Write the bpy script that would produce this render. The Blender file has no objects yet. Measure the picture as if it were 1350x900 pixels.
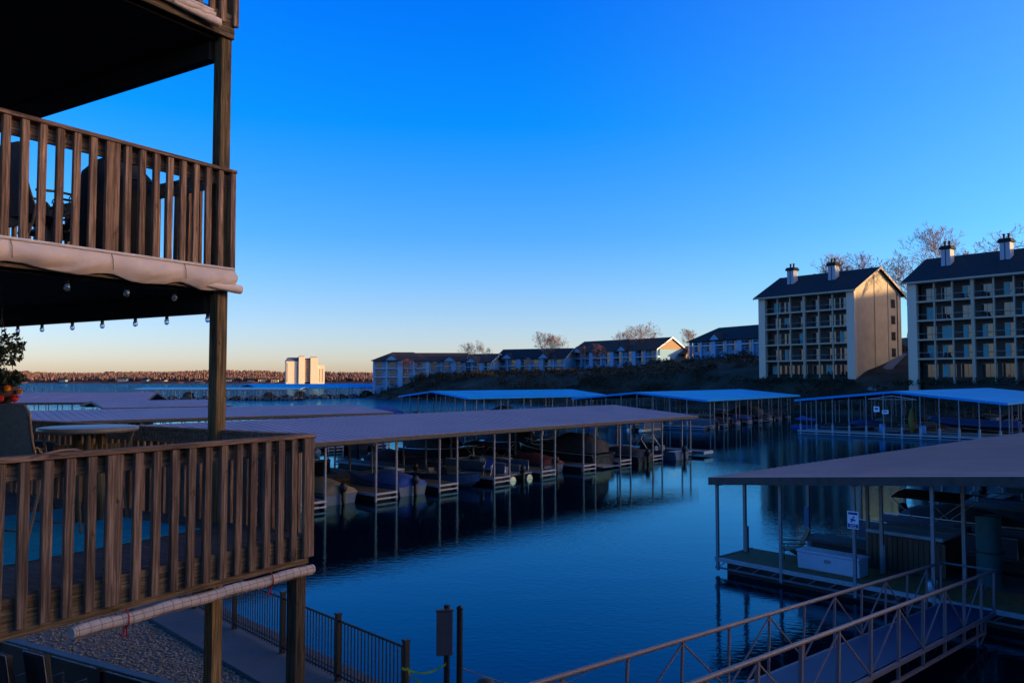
import bpy, bmesh, math, random
from mathutils import Vector, Matrix, noise as mnoise
R = math.radians
PI = math.pi
SC = bpy.context.scene
COL = SC.collection

# ------------------------------------------------------------------ camera
CAM_Z = 6.6
PITCH = math.atan(50/1067)
camd = bpy.data.cameras.new('camera'); cam = bpy.data.objects.new('camera', camd); COL.objects.link(cam)
camd.sensor_width = 36; camd.lens = 36*1067/1350; camd.clip_start = .1; camd.clip_end = 12000
cam.location = (0, 0, CAM_Z); cam.rotation_euler = (PI/2+PITCH, 0, 0)
SC.camera = cam
_F = Vector((0, math.cos(PITCH), math.sin(PITCH))); _U = Vector((0, -math.sin(PITCH), math.cos(PITCH)))
def ray(px, py):
    return _F + Vector(((px-675)/1067, 0, 0)) + _U*((450-py)/1067)
def at(px, py, y):                  # point of the place seen at px,py at y metres ahead
    d = ray(px, py); return Vector((0, 0, CAM_Z)) + d*(y/d.y)
def gp(px, py, z):                  # point of the place seen at px,py at height z
    d = ray(px, py); return Vector((0, 0, CAM_Z)) + d*((z-CAM_Z)/d.z)

# ------------------------------------------------------------------ render / world
SC.render.engine = 'CYCLES'
SC.view_settings.view_transform = 'Standard'; SC.view_settings.look = 'None'
SC.view_settings.exposure = 1.0; SC.view_settings.gamma = 1
SC.cycles.max_bounces = 6; SC.cycles.use_denoising = True
GLOW = (1.9, 1.2, .8); SUN_AZ = 92; SUN_EL = 5.5
w = bpy.data.worlds.new('World'); SC.world = w; w.use_nodes = True
nt = w.node_tree; bg = nt.nodes['Background']; bg.inputs[1].default_value = .15
sky = nt.nodes.new('ShaderNodeTexSky'); sky.sky_type = 'NISHITA'; sky.sun_disc = False
sky.sun_elevation = R(SUN_EL); sky.sun_rotation = R(SUN_AZ); sky.altitude = 200; sky.air_density = 1; sky.dust_density = .6; sky.ozone_density = 2
tc = nt.nodes.new('ShaderNodeTexCoord'); sp = nt.nodes.new('ShaderNodeSeparateXYZ'); nt.links.new(tc.outputs['Generated'], sp.inputs[0])
rp = nt.nodes.new('ShaderNodeValToRGB'); nt.links.new(sp.outputs['Z'], rp.inputs[0])
k = 4/3
stops = [(0, (.75, .78, 1.5)), (math.sin(R(1.4)), (.72, .8, 1.54)), (math.sin(R(4.7)), (.53, .69, 1.25)), (math.sin(R(9.9)), (.22, .6, 1.2)),
         (math.sin(R(17.5)), (.012, .57, 1.42)), (math.sin(R(25)), (.006, .5, 1.6)), (math.sin(R(38)), (.006, .45, 1.4)), (1, (.012, .34, 1.0))]
el = rp.color_ramp.elements
el[0].position = 0; el[1].position = 1
for p, c in stops[1:-1]: el.new(p)
for e, (p, c) in zip(sorted(el, key=lambda e: e.position), stops):
    e.color = (c[0]*k/2, c[1]*k/2, c[2]*k/2, 1)
mu = nt.nodes.new('ShaderNodeMix'); mu.data_type = 'RGBA'; mu.blend_type = 'MULTIPLY'; mu.inputs[0].default_value = 1
# towards the low sun the tint gives way to the warm afterglow
nv = nt.nodes.new('ShaderNodeVectorMath'); nv.operation = 'DOT_PRODUCT'; nv.inputs[1].default_value = (math.sin(R(SUN_AZ)), math.cos(R(SUN_AZ)), 0); nt.links.new(tc.outputs['Generated'], nv.inputs[0])
wr = nt.nodes.new('ShaderNodeMapRange'); wr.interpolation_type = 'SMOOTHSTEP'; wr.inputs[1].default_value = .5; wr.inputs[2].default_value = 1; nt.links.new(nv.outputs['Value'], wr.inputs[0])
wm_ = nt.nodes.new('ShaderNodeMix'); wm_.data_type = 'RGBA'; wm_.inputs[7].default_value = (GLOW[0], GLOW[1], GLOW[2], 1)
lr = nt.nodes.new('ShaderNodeMapRange'); lr.interpolation_type = 'SMOOTHSTEP'; lr.inputs[1].default_value = -.05; lr.inputs[2].default_value = .75; nt.links.new(nv.outputs['Value'], lr.inputs[0])
lm = nt.nodes.new('ShaderNodeMix'); lm.data_type = 'RGBA'; lm.inputs[7].default_value = (.2, .47, .86, 1)
nt.links.new(lr.outputs[0], lm.inputs[0]); nt.links.new(rp.outputs[0], lm.inputs[6])
nt.links.new(wr.outputs[0], wm_.inputs[0]); nt.links.new(lm.outputs[2], wm_.inputs[6])
nt.links.new(sky.outputs[0], mu.inputs[6]); nt.links.new(wm_.outputs[2], mu.inputs[7])
sc2 = nt.nodes.new('ShaderNodeVectorMath'); sc2.operation = 'SCALE'; sc2.inputs[3].default_value = 2
nt.links.new(mu.outputs[2], sc2.inputs[0]); nt.links.new(sc2.outputs[0], bg.inputs[0])

sund = bpy.data.lights.new('sun', 'SUN'); sun = bpy.data.objects.new('sun', sund); COL.objects.link(sun)
sund.energy = 5; sund.angle = R(.5); sund.color = (1, .66, .3)
_s = Vector((math.sin(R(SUN_AZ))*math.cos(R(SUN_EL)), math.cos(R(SUN_AZ))*math.cos(R(SUN_EL)), math.sin(R(SUN_EL))))
sun.rotation_euler = _s.to_track_quat('Z', 'Y').to_euler()
sun.location = (100, -50, 80)

# ------------------------------------------------------------------ materials
MATS = {}
def M(name, base, rough=.6, metal=0., var=.25, scale=4., stretch=(1, 1, 1), bump=0., bscale=None, spec=.4, objvar=.0, dark=None, trans=0, coat=0):
    """procedural surface: colour varied by stretched noise, per-object tint, fine bump"""
    if name in MATS: return MATS[name]
    m = bpy.data.materials.new(name); m.use_nodes = True; n = m.node_tree; b = n.nodes['Principled BSDF']
    b.inputs['Roughness'].default_value = rough; b.inputs['Metallic'].default_value = metal
    b.inputs['Specular IOR Level'].default_value = spec; b.inputs['Transmission Weight'].default_value = trans
    b.inputs['Coat Weight'].default_value = coat
    t = n.nodes.new('ShaderNodeTexCoord'); mp = n.nodes.new('ShaderNodeMapping'); mp.inputs['Scale'].default_value = stretch
    n.links.new(t.outputs['Object'], mp.inputs[0])
    vec = mp.outputs[0]
    if objvar:
        oi = n.nodes.new('ShaderNodeObjectInfo'); ad = n.nodes.new('ShaderNodeVectorMath'); ad.operation = 'ADD'
        ms = n.nodes.new('ShaderNodeMath'); ms.operation = 'MULTIPLY'; ms.inputs[1].default_value = 57
        n.links.new(oi.outputs['Random'], ms.inputs[0]); n.links.new(ms.outputs[0], ad.inputs[1]); n.links.new(vec, ad.inputs[0]); vec = ad.outputs[0]
    tx = n.nodes.new('ShaderNodeTexNoise'); tx.inputs['Scale'].default_value = scale; tx.inputs['Detail'].default_value = 6; tx.inputs['Roughness'].default_value = .6
    n.links.new(vec, tx.inputs['Vector'])
    r = n.nodes.new('ShaderNodeValToRGB'); n.links.new(tx.outputs['Fac'], r.inputs[0])
    lo = dark if dark else tuple(max(0, c*(1-var)) for c in base); hi = tuple(min(1, c*(1+var)) for c in base)
    r.color_ramp.elements[0].position = .3; r.color_ramp.elements[0].color = (*lo, 1)
    r.color_ramp.elements[1].position = .7; r.color_ramp.elements[1].color = (*hi, 1)
    col = r.outputs[0]
    if objvar:
        h = n.nodes.new('ShaderNodeHueSaturation'); mr = n.nodes.new('ShaderNodeMapRange')
        mr.inputs[3].default_value = 1-objvar; mr.inputs[4].default_value = 1+objvar
        n.links.new(oi.outputs['Random'], mr.inputs[0]); n.links.new(mr.outputs[0], h.inputs['Value']); n.links.new(col, h.inputs['Color']); col = h.outputs[0]
    n.links.new(col, b.inputs['Base Color'])
    if bump:
        t2 = n.nodes.new('ShaderNodeTexNoise'); t2.inputs['Scale'].default_value = bscale or scale*3; t2.inputs['Detail'].default_value = 4
        n.links.new(vec, t2.inputs['Vector'])
        bp = n.nodes.new('ShaderNodeBump'); bp.inputs['Strength'].default_value = bump; bp.inputs['Distance'].default_value = .02
        n.links.new(t2.outputs['Fac'], bp.inputs['Height']); n.links.new(bp.outputs[0], b.inputs['Normal'])
    MATS[name] = m; return m

def ribbed(name, base, axis, pitch, rough=.45, metal=0., depth=.35, var=.12, spec=.5):
    """sheet-metal / siding: standing ribs along one local axis plus broad weathering"""
    m = M(name, base, rough, metal, var, .35, spec=spec)
    n = m.node_tree; b = n.nodes['Principled BSDF']
    t = n.nodes.new('ShaderNodeTexCoord'); s = n.nodes.new('ShaderNodeSeparateXYZ'); n.links.new(t.outputs['Object'], s.inputs[0])
    d = n.nodes.new('ShaderNodeMath'); d.operation = 'DIVIDE'; d.inputs[1].default_value = pitch; n.links.new(s.outputs[axis], d.inputs[0])
    f = n.nodes.new('ShaderNodeMath'); f.operation = 'FRACT'; n.links.new(d.outputs[0], f.inputs[0])
    g = n.nodes.new('ShaderNodeValToRGB'); n.links.new(f.outputs[0], g.inputs[0]); e = g.color_ramp.elements
    e[0].position = 0; e[0].color = (1, 1, 1, 1); e[1].position = .16; e[1].color = (0, 0, 0, 1); x = e.new(.9); x.color = (0, 0, 0, 1); x = e.new(1); x.color = (1, 1, 1, 1)
    bp = n.nodes.new('ShaderNodeBump'); bp.inputs['Strength'].default_value = depth; bp.inputs['Distance'].default_value = .05
    n.links.new(g.outputs[0], bp.inputs['Height']); n.links.new(bp.outputs[0], b.inputs['Normal'])
    return m

def wood(name, base, axis=2, ov=.2, knot=.5):
    """weathered board: long grain, pale silvered streaks, dark knots"""
    st = [7, 7, 7]; st[axis] = .4
    m = M(name, base, .85, var=.45, scale=5, stretch=tuple(st), bump=.6, bscale=14, objvar=ov, spec=.12); n = m.node_tree; b = n.nodes['Principled BSDF']
    t = next(x for x in n.nodes if x.type == 'TEX_COORD'); oi = n.nodes.new('ShaderNodeObjectInfo')
    ms = n.nodes.new('ShaderNodeMath'); ms.operation = 'MULTIPLY'; ms.inputs[1].default_value = 91; n.links.new(oi.outputs['Random'], ms.inputs[0])
    def streak(sc, st2, lo, hi, c0, c1, prev):
        mp = n.nodes.new('ShaderNodeMapping'); mp.inputs['Scale'].default_value = st2; n.links.new(t.outputs['Object'], mp.inputs[0])
        ad = n.nodes.new('ShaderNodeVectorMath'); ad.operation = 'ADD'; n.links.new(mp.outputs[0], ad.inputs[0]); n.links.new(ms.outputs[0], ad.inputs[1])
        x = n.nodes.new('ShaderNodeTexNoise'); x.inputs['Scale'].default_value = sc; x.inputs['Detail'].default_value = 3; x.inputs['Distortion'].default_value = .6; n.links.new(ad.outputs[0], x.inputs['Vector'])
        r = n.nodes.new('ShaderNodeValToRGB'); n.links.new(x.outputs['Fac'], r.inputs[0]); e = r.color_ramp.elements
        e[0].position = lo; e[0].color = (c0, c0, c0, 1); e[1].position = hi; e[1].color = (c1, c1, c1, 1)
        mx = n.nodes.new('ShaderNodeMix'); mx.data_type = 'RGBA'; mx.blend_type = 'MULTIPLY'; mx.inputs[0].default_value = 1
        n.links.new(prev, mx.inputs[6]); n.links.new(r.outputs[0], mx.inputs[7]); return mx.outputs[2]
    c = b.inputs['Base Color'].links[0].from_socket
    s2 = [60, 60, 60]; s2[axis] = 2.2; c = streak(1., tuple(s2), .42, .62, .55, 1.15, c)
    s3 = [11, 11, 11]; s3[axis] = 4; c = streak(1., tuple(s3), .27, .36, .35, 1, c)
    s4 = [2, 2, 2]; s4[axis] = 1.2; c = streak(1., tuple(s4), .3, .7, .72, 1.2, c)
    n.links.new(c, b.inputs['Base Color']); return m
WOOD = wood('weathered_wood', (.38, .21, .12), 2)
WOODSH = wood('shaded_weathered_wood', (.21, .13, .088), 2)  # lower deck balusters: their shade is put into a darker wood colour
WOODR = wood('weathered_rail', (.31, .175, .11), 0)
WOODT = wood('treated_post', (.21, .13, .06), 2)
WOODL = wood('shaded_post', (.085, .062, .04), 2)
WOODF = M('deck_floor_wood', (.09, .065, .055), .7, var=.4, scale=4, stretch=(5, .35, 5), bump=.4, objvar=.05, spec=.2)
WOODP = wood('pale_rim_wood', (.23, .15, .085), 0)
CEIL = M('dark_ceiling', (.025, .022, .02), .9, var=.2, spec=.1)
CANVAS = M('beige_canvas', (.74, .55, .43), .9, var=.12, scale=3, bump=.5, bscale=2.2, spec=.1)
CANVASE = M('canvas_piping', (.66, .56, .47), .8, var=.1)
BAMBOO = M('bamboo_blind', (.52, .4, .33), .8, var=.12, scale=9, stretch=(6, 1, 1), spec=.15)
RED = M('red_cord', (.35, .012, .015), .7)
BLACK = M('black_metal', (.012, .012, .013), .45, var=.2)
DARKF = M('dark_fabric', (.02, .018, .018), .9, var=.3)
SLING = M('tan_sling', (.2, .145, .1), .9, var=.2, scale=30)
SLINGG = M('grey_sling', (.13, .1, .1), .9, var=.2, scale=30)
BRONZE = M('bronze_tube', (.2, .12, .065), .45, metal=.3, var=.2)
RUG = M('teal_rug', (.012, .25, .33), .95, var=.2, scale=9, spec=.05)
TABLETOP = M('table_top', (.2, .155, .11), .4, var=.2, scale=8)
GLASSB = M('bulb_glass', (.8, .8, .78), .06, var=.03, trans=.9)
FLOWER = M('orange_flower', (.95, .2, .015), .7, var=.5, scale=30)
FLOWER2 = M('red_flower', (.55, .025, .015), .7, var=.4, scale=30)
LEAF = M('plant_leaf', (.03, .045, .018), .7, var=.4, scale=20)
POT = M('coco_basket', (.07, .045, .03), .9, var=.4, scale=30)
CONC = M('concrete', (.085, .078, .075), .85, var=.15, scale=1.2, bump=.3, bscale=60)
GRAVELB = M('gravel_bed', (.13, .11, .085), .95, var=.6, scale=22, bump=1., bscale=25)
GRAVEL = M('river_gravel', (.21, .18, .14), .85, var=.35, scale=3, objvar=0)
EARTH = M('brown_bank', (.052, .042, .028), .95, var=.5, scale=.18, bump=.6, bscale=1.5, spec=.1)
BRUSH = M('brush', (.045, .036, .022), .95, var=.6, scale=.12, spec=.05)
HEDGE = M('hedge_leaf', (.022, .028, .014), .95, var=.5, scale=.5, spec=.1)
TWIG = M('bare_twigs', (.27, .19, .155), .9, var=.25, scale=2, spec=.1)
TWIGR = M('russet_twigs', (.3, .13, .09), .9, var=.3, scale=2, spec=.1)
BARK = M('bark', (.09, .065, .05), .95, var=.3, scale=3, spec=.1)
FARWOOD = M('far_forest', (.085, .046, .036), .95, var=.5, scale=.035, spec=.0)
WHITEM = M('white_metal', (.3, .32, .35), .45, var=.1)
STEELP = M('dock_post_paint', (.21, .2, .205), .5, var=.15, scale=6)
WHITEP = M('white_plastic', (.42, .5, .6), .35, var=.06)
DARKM = M('dark_steel', (.05, .045, .042), .6, var=.3)
ROOFB = ribbed('blue_metal_roof', (.002, .31, .6), 1, .35, rough=.6, depth=.12, spec=.15)
BLUEF = M('blue_fascia', (.002, .27, .65), .6, var=.05, spec=.15)
LODGE = M('blue_shade_siding', (.17, .34, .5), .8, var=.08)  # bluish light on the lodge walls put into the siding colour
ROOFT = ribbed('tan_metal_roof', (.3, .205, .22), 1, .3, rough=.55, depth=.2, spec=.3)
ROOFH = ribbed('warmed_metal_roof', (.5, .235, .2), 1, .3, rough=.55, depth=.2, spec=.3)  # same roofing as the tan docks, missing warm glow put into the colour
DECKB = M('dock_boards', (.08, .05, .032), .8, var=.35, scale=3, stretch=(.5, 6, 6), bump=.3)
DECKG = M('grey_boards', (.085, .075, .07), .8, var=.3, scale=3, stretch=(.5, 6, 6), bump=.3)
FLOATM = M('black_float', (.015, .015, .015), .6, var=.3)
SHINGLE = M('dark_shingle', (.012, .023, .03), .9, var=.3, scale=2.5, bump=.4, bscale=9, spec=.2)
SHINGLEB = M('brown_shingle', (.06, .042, .035), .9, var=.3, scale=2.5, spec=.2)
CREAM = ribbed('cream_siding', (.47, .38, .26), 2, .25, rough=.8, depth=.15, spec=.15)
PIERW = M('cream_pier', (.6, .46, .34), .8, var=.06)
SLABW = M('cream_slab', (.42, .32, .22), .8, var=.06)
SUNGABLE = M('sunlit_gable', (.3, .2, .13), .85, var=.08)  # warm sunlight on the house gables put into the colour
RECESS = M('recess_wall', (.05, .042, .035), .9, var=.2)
GLASSD = M('dark_glass', (.02, .03, .032), .06, var=.2, spec=.8)
CURTAIN = M('pale_curtain', (.12, .34, .34), .85, var=.2, scale=6, stretch=(8, 8, .3))
CURTW = M('warm_curtain', (.4, .27, .17), .85, var=.2, scale=6, stretch=(8, 8, .3))
BLUEW = M('pale_siding', (.34, .35, .38), .8, var=.08)
TOWERW = M('tower_stucco', (.62, .5, .37), .8, var=.05)
TOWERR = M('tower_blue_roof', (.05, .08, .14), .6, var=.1)
BRICK = M('brick_trim', (.2, .1, .07), .9, var=.2)
TEAL = M('teal_foam', (.01, .095, .105), .6, var=.12)
BROWNP = M('brown_cabinet', (.06, .038, .024), .5, var=.3, scale=4, stretch=(6, 6, .6))
LIDG = M('blue_grey_lid', (.3, .36, .42), .6, var=.1)
STRAPB = M('brown_strap', (.2, .14, .1), .8)
STRAP = M('strap', (.03, .03, .035), .7)
SIGNB = M('sign_blue', (.012, .03, .22), .5, var=.05)
SIGNW = M('sign_white', (.7, .74, .8), .5, var=.04)
BOXG = M('grey_box', (.2, .21, .22), .6, var=.1)
YELLOW = M('yellow_tape', (.62, .5, .03), .6, var=.15)
ROPE = M('rope', (.12, .1, .08), .9)
SHADEW = M('shaded_siding', (.15, .2, .27), .8, var=.1)  # bluish shade on the far shore houses put into the wall colour
HULLW = M('shaded_pale_gelcoat', (.07, .105, .17), .4, var=.05, coat=.05, spec=.25)  # white hulls, with the shade under the dock roofs put into the colour
HULLB = M('blue_gelcoat', (.03, .07, .2), .2, var=.1, coat=.4)
HULLD = M('dark_gelcoat', (.03, .03, .035), .2, var=.1, coat=.4)
COVB = M('blue_cover', (.03, .075, .26), .85, var=.2, scale=2, bump=.4, bscale=3)
COVK = M('charcoal_cover', (.035, .035, .04), .85, var=.2, scale=2, bump=.4, bscale=3)
COVR = M('maroon_cover', (.1, .025, .025), .85, var=.2, scale=2, bump=.4, bscale=3)
COVT = M('tan_cover', (.2, .15, .1), .85, var=.2, scale=2, bump=.4, bscale=3)
ALU = M('aluminium', (.5, .5, .52), .35, metal=.8, var=.1)
SMOKE = M('smoke_glass', (.02, .025, .03), .05, var=.1, spec=.8)
VINYL = M('boat_vinyl', (.15, .15, .16), .5, var=.1)
GANGD = M('gangway_mesh', (.02, .035, .09), .5, var=.2, scale=20, metal=.2)
GANGP = M('gangway_paint', (.15, .115, .125), .5, var=.08, scale=2)
SLATE = M('slate_path', (.16, .16, .17), .8, var=.15)

# ------------------------------------------------------------------ mesh builder
class MB:
    def __init__(s): s.v = []; s.f = []; s.sm = []
    def add(s, vs, fs, smooth=False):
        o = len(s.v); s.v += [tuple(v) for v in vs]; s.f += [tuple(i+o for i in f) for f in fs]; s.sm += [smooth]*len(fs); return s
    def box(s, c, d, m=None):
        hx, hy, hz = d[0]/2, d[1]/2, d[2]/2
        vs = [Vector((x*hx, y*hy, z*hz)) for z in (-1, 1) for y in (-1, 1) for x in (-1, 1)]
        if m is not None: vs = [m @ v for v in vs]
        c = Vector(c)
        return s.add([v+c for v in vs], [(0, 2, 3, 1), (4, 5, 7, 6), (0, 1, 5, 4), (2, 6, 7, 3), (0, 4, 6, 2), (1, 3, 7, 5)])
    def bb(s, x0, x1, y0, y1, z0, z1): return s.box(((x0+x1)/2, (y0+y1)/2, (z0+z1)/2), (abs(x1-x0), abs(y1-y0), abs(z1-z0)))
    def bar(s, a, b, wd, h=None, up=(0, 0, 1)):
        a, b = Vector(a), Vector(b); d = b-a; L = d.length; d.normalize(); u = Vector(up)
        if abs(d.dot(u)) > .99: u = Vector((0, 1, 0))
        x = d.cross(u).normalized(); z = x.cross(d)
        return s.box((a+b)/2, (wd, L, h or wd), Matrix((x, d, z)).transposed())
    def tube(s, pts, r, n=8, caps=True, smooth=True):
        pts = [Vector(p) for p in pts]; k = len(pts); rr = r if isinstance(r, (list, tuple)) else [r]*k
        vs = []; prev = None
        for i, p in enumerate(pts):
            d = (pts[min(i+1, k-1)]-pts[max(i-1, 0)]).normalized()
            if prev is None:
                a = d.cross(Vector((0, 0, 1)) if abs(d.z) < .9 else Vector((1, 0, 0))).normalized()
            else:
                a = (prev-d*prev.dot(d)).normalized()
            prev = a; b = d.cross(a)
            vs += [p+(a*math.cos(2*PI*j/n)+b*math.sin(2*PI*j/n))*rr[i] for j in range(n)]
        fs = [(i*n+j, i*n+(j+1) % n, (i+1)*n+(j+1) % n, (i+1)*n+j) for i in range(k-1) for j in range(n)]
        s.add(vs, fs, smooth)
        if caps: s.add(vs[:n], [tuple(range(n))[::-1]]); s.add(vs[-n:], [tuple(range(n))])
        return s
    def lathe(s, prof, c=(0, 0, 0), n=16, smooth=True):
        c = Vector(c); k = len(prof)
        vs = [c+Vector((r*math.cos(2*PI*j/n), r*math.sin(2*PI*j/n), z)) for r, z in prof for j in range(n)]
        fs = [(i*n+j, i*n+(j+1) % n, (i+1)*n+(j+1) % n, (i+1)*n+j) for i in range(k-1) for j in range(n)]
        return s.add(vs, fs, smooth)
    def prism(s, poly, ax, a, b):           # polygon in the plane across axis ax, from a to b
        n = len(poly)
        def P(u, v, t): return (t, u, v) if ax == 0 else (u, t, v) if ax == 1 else (u, v, t)
        vs = [P(u, v, a) for u, v in poly]+[P(u, v, b) for u, v in poly]
        return s.add(vs, [tuple(range(n))[::-1], tuple(range(n, 2*n))]+[(i, (i+1) % n, n+(i+1) % n, n+i) for i in range(n)])
    def ball(s, c, r, n=8, k=5):
        c = Vector(c); r = (r, r, r) if not isinstance(r, tuple) else r
        prof = [(math.sin(PI*i/k), -math.cos(PI*i/k)) for i in range(k+1)]
        vs = [c+Vector((q*math.cos(2*PI*j/n)*r[0], q*math.sin(2*PI*j/n)*r[1], z*r[2])) for q, z in prof for j in range(n)]
        return s.add(vs, [(i*n+j, i*n+(j+1) % n, (i+1)*n+(j+1) % n, (i+1)*n+j) for i in range(k) for j in range(n)], True)
    def mesh(s, name, m, bevel=0):
        me = bpy.data.meshes.new(name); me.from_pydata(s.v, [], s.f); me.polygons.foreach_set('use_smooth', s.sm)
        me.materials.append(m)
        bm = bmesh.new(); bm.from_mesh(me)
        if bevel:
            bmesh.ops.remove_doubles(bm, verts=bm.verts, dist=1e-5)
            es = [e for e in bm.edges if len(e.link_faces) == 2 and e.calc_face_angle(0) > .6]
            bmesh.ops.bevel(bm, geom=es, offset=bevel, segments=1, affect='EDGES')
        bmesh.ops.recalc_face_normals(bm, faces=bm.faces); bm.to_mesh(me); bm.free()
        return me
    def build(s, name, m, parent=None, bevel=0): return link(name, s.mesh(name, m, bevel), parent)

def link(name, me, parent=None, loc=None, rot=None):
    o = bpy.data.objects.new(name, me); COL.objects.link(o)
    if parent: o.parent = parent
    if loc is not None: o.location = loc
    if rot is not None: o.rotation_euler = rot
    return o
def tag(o, label, cat, group=None):
    o['label'] = label; o['category'] = cat
    if group: o['group'] = group
    return o
def thing(name, label, cat, loc=(0, 0, 0), rz=0, group=None):
    o = bpy.data.objects.new(name, None); COL.objects.link(o); o.empty_display_size = .3
    o.location = loc; o.rotation_euler = (0, 0, rz); return tag(o, label, cat, group)
def setting(name, mb, m, kind='structure'):
    o = mb.build(name, m); o['kind'] = kind; return o
def copy_thing(o, loc, rz, label=None, group=None, parent=None, rot=None, scale=None):
    c = o.copy(); COL.objects.link(c)
    if parent: c.parent = parent
    else:
        c.location = loc; c.rotation_euler = rot or (0, 0, rz)
        if scale: c.scale = scale
        if label: c['label'] = label
        if group: c['group'] = group
        elif 'group' in c: del c['group']
    for ch in o.children: copy_thing(ch, None, None, parent=c)
    return c
# ================================================================== SETTING
def smooth(a, b, x):
    t = max(0., min(1., (x-a)/(b-a))); return t*t*(3-2*t)
def fbm(x, y, s, o=4, z=0.):
    return mnoise.fractal(Vector((x*s, y*s, z)), 1., 2., o)

# water: one sheet to the far shore
wm = bpy.data.materials.new('lake_water'); wm.use_nodes = True; n = wm.node_tree; b = n.nodes['Principled BSDF']
b.inputs['Base Color'].default_value = (.0015, .004, .008, 1); b.inputs['Roughness'].default_value = .03; b.inputs['IOR'].default_value = 1.33
t = n.nodes.new('ShaderNodeTexCoord')
def _wave(scale, st, dist, str_, prev=None, det=3):
    mp = n.nodes.new('ShaderNodeMapping'); mp.inputs['Scale'].default_value = st; mp.inputs['Rotation'].default_value = (0, 0, .35); n.links.new(t.outputs['Object'], mp.inputs[0])
    x = n.nodes.new('ShaderNodeTexNoise'); x.inputs['Scale'].default_value = scale; x.inputs['Detail'].default_value = det; n.links.new(mp.outputs[0], x.inputs['Vector'])
    bp = n.nodes.new('ShaderNodeBump'); bp.inputs['Distance'].default_value = dist; bp.inputs['Strength'].default_value = str_
    n.links.new(x.outputs['Fac'], bp.inputs['Height'])
    if prev: n.links.new(prev.outputs[0], bp.inputs['Normal'])
    return bp
b1 = _wave(.3, (1, 2.2, 1), .022, .25)
b2 = _wave(3.4, (1, 1.7, 1), .008, .6, b1, 4)
pm = n.nodes.new('ShaderNodeTexNoise'); pm.inputs['Scale'].default_value = .045; pm.inputs['Detail'].default_value = 3; n.links.new(t.outputs['Object'], pm.inputs['Vector'])
pr_ = n.nodes.new('ShaderNodeMapRange'); pr_.inputs[1].default_value = .38; pr_.inputs[2].default_value = .66; pr_.inputs[3].default_value = .35; pr_.inputs[4].default_value = 1.
n.links.new(pm.outputs['Fac'], pr_.inputs[0]); n.links.new(pr_.outputs[0], b2.inputs['Strength'])      # breeze patches
b3 = _wave(.9, (1, 1.6, 1), .8, 1., b2, 4)       # wind-ruffled water outside the cove
sx = n.nodes.new('ShaderNodeSeparateXYZ'); n.links.new(t.outputs['Object'], sx.inputs[0])
mr = n.nodes.new('ShaderNodeMapRange'); mr.inputs[1].default_value = 150; mr.inputs[2].default_value = 330; mr.inputs[3].default_value = 0; mr.inputs[4].default_value = 1
n.links.new(sx.outputs['Y'], mr.inputs[0]); n.links.new(mr.outputs[0], b3.inputs['Strength'])
gl_ = n.nodes.new('ShaderNodeBsdfGlossy'); gl_.inputs['Color'].default_value = (.36, .82, 1, 1); gl_.inputs['Roughness'].default_value = .03
df_ = n.nodes.new('ShaderNodeBsdfDiffuse'); df_.inputs['Color'].default_value = (.001, .004, .009, 1)
fr_ = n.nodes.new('ShaderNodeFresnel'); fr_.inputs['IOR'].default_value = 1.45; mx_ = n.nodes.new('ShaderNodeMixShader')
for q_ in (gl_, fr_): n.links.new(b3.outputs[0], q_.inputs['Normal'])
n.links.new(fr_.outputs[0], mx_.inputs[0]); n.links.new(df_.outputs[0], mx_.inputs[1]); n.links.new(gl_.outputs[0], mx_.inputs[2])
n.links.new(mx_.outputs[0], n.nodes['Material Output'].inputs['Surface']); n.nodes.remove(b)
mb = MB(); mb.add([(-5000, -400, 0), (5000, -400, 0), (5000, 6000, 0), (-5000, 6000, 0)], [(0, 1, 2, 3)])
setting('lake_water', mb, wm)
mb = MB(); mb.add([(-6000, -600, -4), (6000, -600, -4), (6000, 7000, -4), (-6000, 7000, -4)], [(0, 1, 2, 3)])
setting('lake_bed_ground', mb, EARTH)

# wooded hill on the right of the cove
SHORE = [(80, 700), (10, 520), (-38, 400), (-62, 330), (-57, 297), (-38, 266), (-5, 222), (20, 196), (42, 176), (58, 157), (72, 139), (88, 124), (102, 106), (120, 82), (132, 40), (122, 0), (104, -40), (60, -120), (40, -400)]
def shore_dist(x, y):
    best = 1e9; sg = 1
    for (ax, ay), (bx, by) in zip(SHORE, SHORE[1:]):
        dx, dy = bx-ax, by-ay; t = max(0, min(1, ((x-ax)*dx+(y-ay)*dy)/(dx*dx+dy*dy)))
        qx, qy = x-ax-t*dx, y-ay-t*dy; d = qx*qx+qy*qy
        if d < best-1e-6: best = d; sg = 1 if dx*(y-ay)-dy*(x-ax) > 0 else -1
    return sg*math.sqrt(best)
def hill_z(x, y):
    s = shore_dist(x, y)
    if s < -6: return -2.5
    if s < 0: return .12+s*.4
    h = .12+7*smooth(0, 1, s/26 if s < 26 else 1)+max(0, s-16)*.2
    cap = 9.5+smooth(20, 75, x-(250-y)*.1)*5+(max(0, x-75)*.17+smooth(110, 250, x)*9)*(.35+.65*smooth(262, 200, y))
    if y > 470: cap *= smooth(700, 470, y)
    h = min(h, cap) if h < cap-2 else cap-2*math.exp(-(h-cap+2)/4)
    return h+(.35*fbm(x, y, .09)+.5*fbm(x, y, .03))*smooth(0, 8, s)
mb = MB(); xs = [-76+4.0*i for i in range(104)]; ys = [-260+4.5*i for i in range(200)]
vs = [(x, y, hill_z(x, y)) for y in ys for x in xs]; nx = len(xs)
fs = [(j*nx+i, j*nx+i+1, (j+1)*nx+i+1, (j+1)*nx+i) for j in range(len(ys)-1) for i in range(nx-1) if max(vs[j*nx+i][2], vs[j*nx+i+1][2], vs[(j+1)*nx+i][2], vs[(j+1)*nx+i+1][2]) > -2]
mb.add(vs, fs, True); setting('hill', mb, EARTH)

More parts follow.
